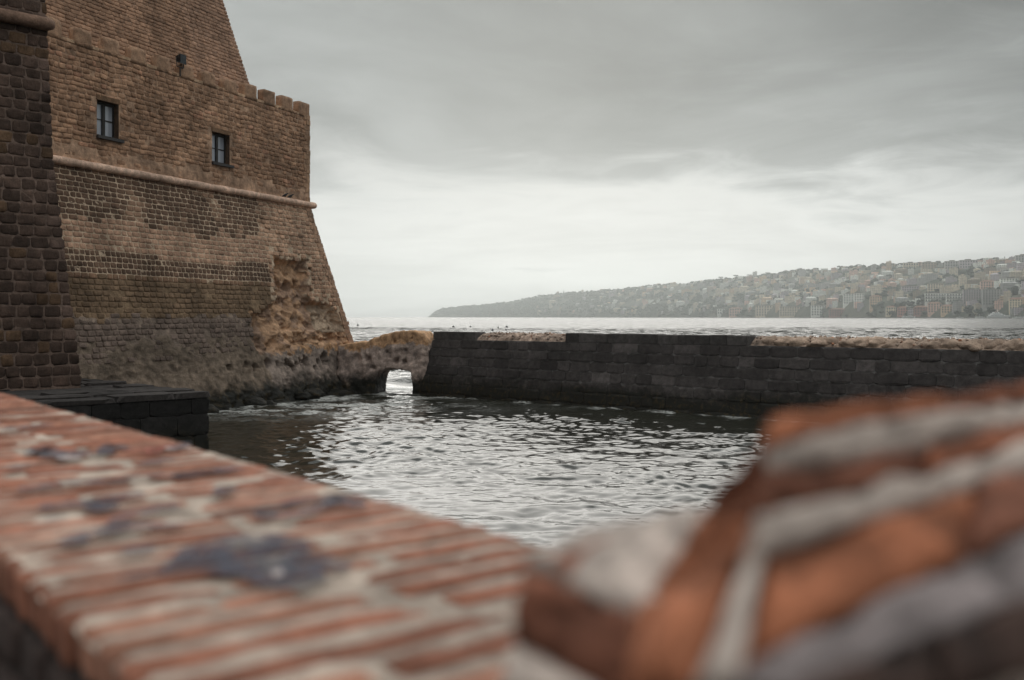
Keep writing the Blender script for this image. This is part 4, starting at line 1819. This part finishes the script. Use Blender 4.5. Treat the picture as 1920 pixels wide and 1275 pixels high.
def build_packed_houses():
    mb = MB()
    names = ['cream', 'white', 'grey', 'pale pink', 'lilac grey', 'ochre', 'brown']
    n = 0
    while n < 520:
        px = 2010 - (random.random() ** 1.1) * 900
        q = 0.03 + 0.97 * random.random()
        if px < 1350 and random.random() < .6:
            continue
        x, y, z = terr(px, q)
        sy = HZ - (z - EYE) / y * F
        if any(a0 - 3 < px < a1 + 3 and b0 - 1 < sy < b1 + 4 for a0, a1, b0, b1 in HEROBOX):
            continue
        w, d, h = random.uniform(7, 17), random.uniform(6, 9), random.uniform(7, 17) * (.7 if q > .9 else 1)
        a = -math.atan2(x, y) * .6 + jit(.4)
        ca, sa = math.cos(a), math.sin(a)
        c = PAL[random.choices(names, [24, 26, 16, 9, 10, 6, 6])[0]]
        v_ = random.uniform(.8, 1.15)
        P_ = [(x + ca * i * w - sa * j * d, y + sa * i * w + ca * j * d, z + k) for k in (-10, h) for i, j in ((-1, -1), (1, -1), (1, 1), (-1, 1))]
        mb.hexa(P_, tuple(k * v_ for k in c))
        n += 1
    mb.build('packed_houses', tint_bld_mat(), None, False, 'stuff')['label'] = 'many more tiny pale houses packed between the others on the hill'


def build_town():
    cnt = 0
    tries = 0
    placed = []
    while cnt < 268 and tries < 30000:
        tries += 1
        px = 2010 - (random.random() ** 1.25) * 1010
        q = 0.03 + 0.95 * random.random() ** 1.05
        if px < 1400 and random.random() < 0.35:
            continue
        if px < 1180 and random.random() < 0.55:
            continue
        x, y, z = terr(px, q)
        sx, sy = px, HZ - (z - EYE) / y * F
        k = 0.45 + 0.55 * min(1, max(0, (px - 1000) / 700))
        # keep the hand-placed shore buildings clear
        if any(a0 - 4 < sx < a1 + 4 and b0 - 1 < sy < b1 + 6 for a0, a1, b0, b1 in HEROBOX):
            continue
        if any(abs(sx - a) < 15 * k + 2 and abs(sy - b) < 4.6 for a, b in placed):
            continue
        placed.append((sx, sy))
        me, w, h = random.choice(VARS)
        o = bpy.data.objects.new('hillside_house', me)
        COL.objects.link(o)
        o.location = (x, y, z)
        o.rotation_euler = (0, 0, math.atan2(x, y) * -0.6 + jit(.35))
        s = random.uniform(.75, 1.2)
        if q > .88:
            s *= 0.75
        o.scale = (s, s, s * random.uniform(.85, 1.1))
        cname = random.choices(['cream', 'white', 'grey', 'pale pink', 'lilac grey', 'ochre', 'brown'], [24, 22, 20, 10, 12, 5, 9])[0]
        v_ = random.uniform(.75, 1.1)
        c = PAL[cname]
        o.color = (c[0] * v_, c[1] * v_, c[2] * v_, 1)
        zone = 'hazy far-left end' if px < 1250 else 'middle' if px < 1550 else 'right end'
        lev = 'near the shore' if q < .3 else 'halfway up' if q < .7 else 'near the ridge'
        lab = f'small {cname} hillside house {lev} at the {zone} of the hill'
        tag(o, lab, 'house', lab.replace('small ', '').replace('house', 'houses'))
        cnt += 1


# hand-placed buildings: photo columns and rows, colour, roof, label
HERO = [
    (1695, 1721, 493, 504, 'cream', 0, 'cream block alone on the skyline left of the flat brown block'),
    (1730, 1755, 492, 505, 'brown', 0, 'flat brown block on the skyline right of the cream one'),
    (1773, 1800, 490, 505, 'grey', 0, 'wide grey block on the skyline beside the beige one'),
    (1801, 1832, 488, 503, 'lilac grey', 0, 'tall lilac-grey slab block on the skyline'),
    (1906, 1934, 479, 492, 'grey', 0, 'dark grey building on the ridge at the right edge of the photo'),
    (1878, 1917, 522, 535, 'white', 0, 'long white terrace block high on the right of the hill'),
    (1840, 1867, 528, 542, 'pale pink', 1, 'pink villa above the striped grey apartment block'),
    (1808, 1838, 543, 570, 'lilac grey', 2, 'tall balconied apartment slab with horizontal stripes'),
    (1844, 1878, 543, 572, 'grey', 2, 'wide grey apartment block with many balcony stripes'),
    (1736, 1773, 550, 566, 'white', 2, 'low white apartment block with long balconies above the pink palace'),
    (1741, 1768, 532, 549, 'cream', 0, 'cream apartment block with rows of windows halfway up'),
    (1741, 1765, 569, 586, 'pale pink', 1, 'pink palace with dark arched windows near the water'),
    (1766, 1790, 574, 587, 'ochre', 1, 'low ochre house right of the pink palace'),
    (1684, 1702, 577, 592, 'pinkish red', 1, 'pinkish red waterfront house'),
    (1703, 1714, 578, 592, 'lilac grey', 0, 'narrow lilac waterfront house between two red ones'),
    (1715, 1740, 576, 591, 'dark red', 1, 'dark red arcaded waterfront building left of the pink palace'),
    (1632, 1653, 556, 574, 'ochre', 1, 'orange-ochre villa standing out halfway along the town'),
    (1662, 1679, 576, 592, 'yellow', 1, 'narrow yellow waterfront house'),
    (1894, 1917, 561, 579, 'yellow', 1, 'yellow-grey villa at the far right above the yachts'),
    (1692, 1722, 537, 550, 'lilac grey', 0, 'lilac-grey block left of the cream apartment block'),
    (1776, 1805, 550, 566, 'white', 2, 'white balconied block left of the striped tall slab'),
    (1582, 1600, 551, 570, 'white', 0, 'left one of two white blocks side by side'),
    (1602, 1620, 550, 569, 'white', 0, 'right one of two white blocks side by side'),
    (1418, 1452, 573, 593, 'cream', 0, 'long cream waterfront block at the left end of the town'),
    (1463, 1516, 575, 593, 'cream', 0, 'very wide pale waterfront palazzo'),
    (1522, 1555, 573, 592, 'white', 0, 'white colonnaded waterfront building'),
    (1556, 1596, 580, 593, 'dark red', 1, 'low reddish-brown waterfront building'),
    (1368, 1400, 578, 593, 'pale pink', 1, 'hazy pinkish waterfront house left of the long cream block'),
    (1345, 1363, 579, 589, 'white', 0, 'hazy white waterfront villa at the foot of the wooded slope'),
]
HEROBOX = [h[:4] for h in HERO]
build_town()
build_packed_houses()


def find_q(px, py):
    lo, hi = 0.0, 1.0
    for _ in range(30):
        q = (lo + hi) / 2
        x, y, z = terr(px, max(q, 1e-4))
        if HZ - (z - EYE) / y * F > py:
            lo = q
        else:
            hi = q
    return q


WMESH = {}


def build_heroes():
    for (x0, x1, y0, y1, cn, roof, lab) in HERO:
        pc = (x0 + x1) / 2
        q = find_q(pc, y1)
        x, Y, zt = terr(pc, max(q, 1e-4))
        zb = EYE - (y1 - HZ) / F * Y
        w = (x1 - x0) / F * Y
        h = (y1 - y0) / F * Y
        d = min(w * .6, 40)
        e = empty('waterfront_building' if y1 > 584 else 'apartment_building', (x, Y, zb), lab, 'building')
        e.rotation_euler = (0, 0, -math.atan2(x, Y) * 0.8)
        c = PAL[cn]

        def child(name, mb, mat):
            me = bpy.data.meshes.new(name); me.from_pydata(mb.v, [], mb.f); me.materials.append(mat)
            o = bpy.data.objects.new(name, me); COL.objects.link(o); o.parent = e
            o.color = (*c, 1)
            return o
        mb = MB(); mb.box((-w / 2, 0, -25), (w / 2, d, h)); child('wall', mb, BLDP)
        mb = MB()
        if roof == 1:
            z = h
            mb.add([(-w / 2 - 1, -1, z), (w / 2 + 1, -1, z), (w / 2 + 1, d + 1, z), (-w / 2 - 1, d + 1, z), (-w / 2 + d * .4, d / 2, z + 5), (w / 2 - d * .4, d / 2, z + 5)],
                   [(0, 1, 5, 4), (1, 2, 5), (2, 3, 4, 5), (3, 0, 4), (0, 3, 2, 1)])
            child('roof', mb, TILEM)
        else:
            mb.box((-w / 2 - .6, -.6, h), (w / 2 + .6, d + .6, h + 1.2))
            mb.box((-w * .2, d * .3, h + 1.2), (w * .15, d * .7, h + 5))
            child('roof', mb, ROOFM)
        nc = max(3, round((x1 - x0) / 4.6)); nr = max(2, round((y1 - y0) / 4.8))
        cw, rh = w / nc, h / nr
        arched = 'arch' in lab or 'arcaded' in lab
        for r in range(nr):
            for k in range(nc):
                key = (round(cw, 1), round(rh, 1), arched)
                if key not in WMESH:
                    m_ = MB()
                    a, b = cw * .24, rh * .29
                    if arched:
                        n = 6
                        vs_ = [(-a, -.15, -b), (a, -.15, -b)] + [(a * math.cos(math.pi * i / n), -.15, b * .4 + a * .8 * math.sin(math.pi * i / n)) for i in range(n + 1)]
                        vb = [(p[0], .4, p[2]) for p in vs_]
                        L = len(vs_)
                        m_.add(vs_ + vb, [tuple(range(L))] + [(i, i + L, (i + 1) % L + L, (i + 1) % L) for i in range(L)])
                    else:
                        m_.box((-a, -.15, -b), (a, .4, b))
                    me = bpy.data.meshes.new('window'); me.from_pydata(m_.v, [], m_.f); me.materials.append(WINM)
                    WMESH[key] = me
                o = bpy.data.objects.new('window', WMESH[key]); COL.objects.link(o); o.parent = e
                o.location = (-w / 2 + cw * (k + .5), 0, rh * (r + .52))
            if roof == 2:
                mb = MB(); mb.box((-w / 2 - .5, -2.2, rh * r + .2), (w / 2 + .5, -.01, rh * r + rh * .30)); child('balcony', mb, BALM)


build_heroes()


def build_tree(px, py_base, hpx, kind, lab, group):
    q = find_q(px, py_base)
    x, Y, z = terr(px, max(q, 1e-4))
    h = hpx / F * Y
    e = empty('far_tree', (x, Y, z), lab, 'tree', group)
    mb = MB()
    mb.tube((0, 0, -6), (h * .03, 0, h * .62), h * .045, h * .025, 6)
    me = bpy.data.meshes.new('trunk'); me.from_pydata(mb.v, [], mb.f); me.materials.append(BARK)
    o = bpy.data.objects.new('trunk', me); COL.objects.link(o); o.parent = e
    mb = MB()
    for i in range(34 if kind != 'cypress' else 22):
        if kind == 'pine':
            a, r = random.random() * 6.283, math.sqrt(random.random()) * h * .55
            c = (r * math.cos(a), r * math.sin(a), h * .78 + jit(h * .08) + (h * .12 - r * .15))
            s = h * random.uniform(.1, .17); sv = (s, s, s * .6)
        elif kind == 'cypress':
            zz = random.random()
            c = (jit(h * .08), jit(h * .08), h * (.12 + .86 * zz)); s = h * .15 * (1.05 - zz * .8); sv = (s * .7, s * .7, s * 1.3)
        else:
            p = Vector((random.gauss(0, 1), random.gauss(0, 1), random.gauss(0, 1))).normalized() * random.random() ** .4
            c = (p.x * h * .5, p.y * h * .5, h * .55 + p.z * h * .36); s = h * random.uniform(.13, .22); sv = (s, s, s * .85)
        v, f = clump(c, sv, i)
        mb.add(v, f)
    me = bpy.data.meshes.new('crown'); me.from_pydata(mb.v, [], mb.f); me.materials.append(LEAF)
    o = bpy.data.objects.new('crown', me); COL.objects.link(o); o.parent = e


for px in (1663, 1675, 1688, 1724, 1760, 1846, 1868, 1500, 1530, 1575, 1610, 1640, 1405, 1440, 1380, 1352, 1300, 1255, 1228):
    build_tree(px, interp(RIDGE, px) + 3, random.uniform(7, 10) if px > 1350 else random.uniform(5, 7), random.choice(('pine', 'pine', 'round')),
               'umbrella pine standing out on the ridge against the sky', 'pines along the ridge')
build_tree(1884, interp(RIDGE, 1884) + 4, 11, 'cypress', 'dark slim cypress on the ridge at the right', None)
build_tree(1057, interp(RIDGE, 1057) + 2, 8, 'cypress', 'pointed tree on the hazy ridge at the left', None)
for px, py, hp, lab in [(1820, 592, 21, 'large dark round tree on the waterfront left of the yachts'), (1836, 592, 16, 'smaller dark tree right of the large round waterfront tree'),
                        (1860, 591, 17, 'dark tree just behind the yachts'), (1730, 571, 20, 'tall dark tree beside the low white apartment block'),
                        (1706, 576, 14, 'dark tree clump above the red waterfront houses'), (1694, 576, 12, 'bushy tree above the pinkish red house'),
                        (1672, 592, 10, 'small tree in front of the yellow waterfront house'), (1640, 592, 9, 'small shore tree below the ochre villa'),
                        (1628, 592, 8, 'low shore tree left of the one below the ochre villa'), (1795, 592, 12, 'dark tree between the ochre house and the large round tree'),
                        (1892, 545, 18, 'dark tree mass under the long white terrace'), (1905, 552, 18, 'dark tree at the right edge above the yellow-grey villa'),
                        (1672, 536, 11, 'dark round tree halfway up left of the lilac-grey block')]:
    build_tree(px, py, hp, 'round', lab, None)


# breakwater strip and boats on the far shore
def far_strip():
    V = []
    pxs = list(range(1300, 2500, 40))
    Fq = []
    for px in pxs:
        Y = interp(SHORE, px) - 25
        x = (px - 960) / F * Y
        h = 3.2 + jit(.8)
        V += [(x, Y, -1), (x, Y, h), (x * 1.004, Y + 14, h), (x * 1.008, Y + 30, -1)]
    for i in range(len(pxs) - 1):
        for j in range(3):
            Fq.append((i * 4 + j, i * 4 + j + 1, i * 4 + 5 + j, i * 4 + 4 + j))
    o = mesh('far_seawall', V, Fq, plain('pale_seawall', (0.2, 0.19, 0.18), .9, .4, .05))
    tag(o, 'low pale seawall along the foot of the town across the bay', 'seawall')


far_strip()


def yacht(px, wpx, lab, tiers, mast, name='motor_yacht'):
    Y = interp(SHORE, px) - 70
    x = (px - 960) / F * Y
    L = wpx / F * Y
    e = empty(name, (x, Y, 0), lab, 'boat')
    def child(nm, mb, mat):
        me = bpy.data.meshes.new(nm); me.from_pydata(mb.v, [], mb.f); me.materials.append(mat)
        o = bpy.data.objects.new(nm, me); COL.objects.link(o); o.parent = e
    st = [(-.5, .07, .75), (-.3, .09, .95), (0, .1, 1.0), (.3, .08, 1.12), (.43, .045, 1.25), (.5, .004, 1.35)]
    hd = L * .10
    V, Fq = [], []
    for s, b, t in st:
        V += [(s * L, -b * L, hd * t), (s * L * .96, -b * L * .6, -.5), (s * L * .96, b * L * .6, -.5), (s * L, b * L, hd * t)]
    for i in range(5):
        for j in range(3):
            Fq.append((i * 4 + j, i * 4 + j + 1, i * 4 + 5 + j, i * 4 + 4 + j))
        Fq.append((i * 4 + 3, i * 4, i * 4 + 4, i * 4 + 7))
    Fq.append((0, 1, 2, 3))
    mb = MB(); mb.add(V, Fq); child('hull', mb, WHITEB)
    z = hd
    a0, a1 = -.42, .28
    for i in range(tiers):
        hh = L * .055
        mb = MB()
        w = L * .075 * (1 - .15 * i)
        pts = [(a0 * L, -w, z), (a1 * L, -w, z), (a1 * L, w, z), (a0 * L, w, z), (a0 * L, -w, z + hh), ((a1 - .06) * L, -w * .9, z + hh), ((a1 - .06) * L, w * .9, z + hh), (a0 * L, w, z + hh)]
        mb.hexa(pts); child('deckhouse', mb, WHITEB)
        mb = MB(); mb.box(((a0 + .06) * L, -w - .08, z + hh * .35), ((a1 - .1) * L, -w + .1, z + hh * .75)); child('window_band', mb, DGLASS)
        z += hh
        a0 += .08; a1 -= .12
    mb = MB(); mb.tube((-.05 * L, 0, z), (-.06 * L, 0, z + mast * L), .012 * L, .006 * L, 6); child('mast', mb, WHITEB)


yacht(1873, 44, 'large white motor yacht with several decks moored at the far right', 3, .12)
yacht(1838, 20, 'white motor cruiser moored left of the large yacht', 1, .25)
yacht(1914, 22, 'white boat at the right edge beside the large yacht', 1, .2)
yacht(1903, 12, 'sailing boat with a tall bare mast behind the large yacht', 1, 1.4, 'sailing_boat')
yacht(1704, 26, 'low white boat moored off the red waterfront houses', 1, .1)
yacht(1800, 14, 'small white boat off the large round waterfront tree', 1, .3)


# ------------------------------------------------------------------ buoys out on the water
def buoy(px, py, wpx, hpx, lab, pole=False, pale=False):
    Y = EYE * F / (py - HZ)
    x = (px - 960) / F * Y
    r = wpx / 2 / F * Y
    h = hpx / F * Y
    m = GREYM if pale else BLACKM
    e = empty('mooring_buoy', (x, Y, 0), lab, 'buoy')
    def child(nm, mb):
        me = bpy.data.meshes.new(nm); me.from_pydata(mb.v, [], mb.f); me.materials.append(m)
        me.polygons.foreach_set('use_smooth', [True] * len(me.polygons))
        o = bpy.data.objects.new(nm, me); COL.objects.link(o); o.parent = e
    mb = MB()
    prof = [(.7, -.3), (1, 0), (1, .45), (.7, .7), (.25, .8)]
    n = 12
    V = [(r * a * math.cos(2 * math.pi * k / n), r * a * math.sin(2 * math.pi * k / n), h * z) for a, z in prof for k in range(n)]
    Fq = [(i * n + k, i * n + (k + 1) % n, (i + 1) * n + (k + 1) % n, (i + 1) * n + k) for i in range(4) for k in range(n)]
    Fq.append(tuple(4 * n + k for k in range(n)))
    mb.add(V, Fq); child('float', mb)
    mb = MB(); mb.tube((0, 0, h * .75), (0, 0, h * (2.2 if pole else 1.05)), r * .2, r * .15, 6); child('pole', mb)


buoy(671, 611, 3, 4, 'dark pole buoy left of the arch, just right of the bastion', True)
buoy(810, 622, 6, 3, 'pale buoy beside the gap between arch and pier', False, True)
buoy(850, 613.5, 5, 3, 'dark buoy above the left coping stones of the pier')
buoy(882, 614, 3.5, 3.5, 'dark buoy between the left coping and the broken stretch')
buoy(923.5, 621, 4, 6, 'grey upright buoy above the broken stretch of pier', False, True)
buoy(934, 615.5, 2.5, 4, 'small dark pole buoy right of the grey upright buoy', True)
buoy(950, 614, 5, 3.5, 'dark buoy farthest right of the row beyond the pier')
buoy(949, 619, 5, 2.5, 'low grey buoy below the rightmost dark one', False, True)


# ------------------------------------------------------------------ pigeons on the string course, floodlight
def pigeon(t, lab):
    base = Vector(Wup(t, CZ + 0.185, 0.10))
    ax = (FD * 0.85 + FN * 0.35).normalized()
    prof = [(-.20, .02, .05), (-.14, .035, .075), (-.08, .055, .10), (0, .07, .13), (.06, .062, .155), (.10, .04, .19), (.125, .032, .215), (.15, .03, .225), (.17, .014, .222), (.195, .004, .215)]
    n = 10
    V, Fq = [], []
    side = Vector((ax.y, -ax.x, 0))
    for a, r, z in prof:
        for k in range(n):
            th = 2 * math.pi * k / n
            V.append(tuple(base + ax * a + side * (r * math.cos(th) * 1.05) + Vector((0, 0, z + r * math.sin(th)))))
    Fq = [(i * n + k, i * n + (k + 1) % n, (i + 1) * n + (k + 1) % n, (i + 1) * n + k) for i in range(len(prof) - 1) for k in range(n)]
    Fq += [tuple(range(n - 1, -1, -1)), tuple((len(prof) - 1) * n + k for k in range(n))]
    e = empty('pigeon', tuple(base), lab, 'bird', 'pigeons on the string course')
    mesh('body', V, Fq, BIRD, e, None, True)
    for s in (-1, 1):
        mb = MB(); p = base + side * (.025 * s)
        mb.tube(p + Vector((0, 0, -.02)), p + Vector((0, 0, .08)), .007, .008, 6)
        mb.build('leg', BIRD, e)


pigeon(inv_up(532, 376)[0], 'dark pigeon on the string course, farther from the corner')
pigeon(inv_up(542, 378)[0], 'dark pigeon on the string course, nearer the corner')


def floodlight():
    t, _ = inv_up(336, 116)
    z0 = TOPZ + 0.42
    e = empty('floodlight', Wup(t, z0, -.2), 'black floodlight on a bracket on the battlements', 'lamp')
    mb = MB()
    mb.hexa([Wup(t - .16, z0 + .12, -.05), Wup(t + .16, z0 + .12, -.05), Wup(t + .2, z0 + .02, .22), Wup(t - .2, z0 + .02, .22),
             Wup(t - .16, z0 + .36, -.05), Wup(t + .16, z0 + .36, -.05), Wup(t + .2, z0 + .44, .22), Wup(t - .2, z0 + .44, .22)])
    mb.build('housing', BLACKM, e)
    mb = MB()
    mb.hexa([Wup(t - .18, z0 + .04, .222), Wup(t + .18, z0 + .04, .222), Wup(t + .18, z0 + .04, .235), Wup(t - .18, z0 + .04, .235),
             Wup(t - .18, z0 + .42, .222), Wup(t + .18, z0 + .42, .222), Wup(t + .18, z0 + .42, .235), Wup(t - .18, z0 + .42, .235)])
    mb.build('front_glass', DGLASS, e)
    mb = MB()
    for s in (-1, 1):
        mb.tube(Wup(t + s * .21, z0 - .1, .05), Wup(t + s * .21, z0 + .26, .05), .02, .02, 6)
    mb.tube(Wup(t - .21, z0 - .1, .05), Wup(t + .21, z0 - .1, .05), .02, .02, 6)
    mb.tube(Wup(t, z0 - .5, .05), Wup(t, z0 - .1, .05), .03, .03, 6)
    mb.build('bracket', BLACKM, e)


floodlight()

# ------------------------------------------------------------------ haze
def build_haze():
    mb = MB()
    mb.box((-13500, -900, -2.0), (13500, 12500, 460))
    m = bpy.data.materials.new('haze_air')
    m.use_nodes = True
    t = NT(m.node_tree)
    out = t.n('ShaderNodeOutputMaterial')
    v = t.n('ShaderNodeVolumePrincipled')
    v.inputs['Color'].default_value = (0.95, 1.0, 0.99, 1)
    v.inputs['Density'].default_value = 1.08e-4
    v.inputs['Anisotropy'].default_value = 0.74
    t.link(v.outputs[0], out.inputs['Volume'])
    o = mb.build('haze', m, None, False, 'stuff')
    o['label'] = 'pale sea haze veiling the far hill'


build_haze()
print('objects', len(bpy.data.objects), 'tris', sum(len(m.polygons) for m in bpy.data.meshes))
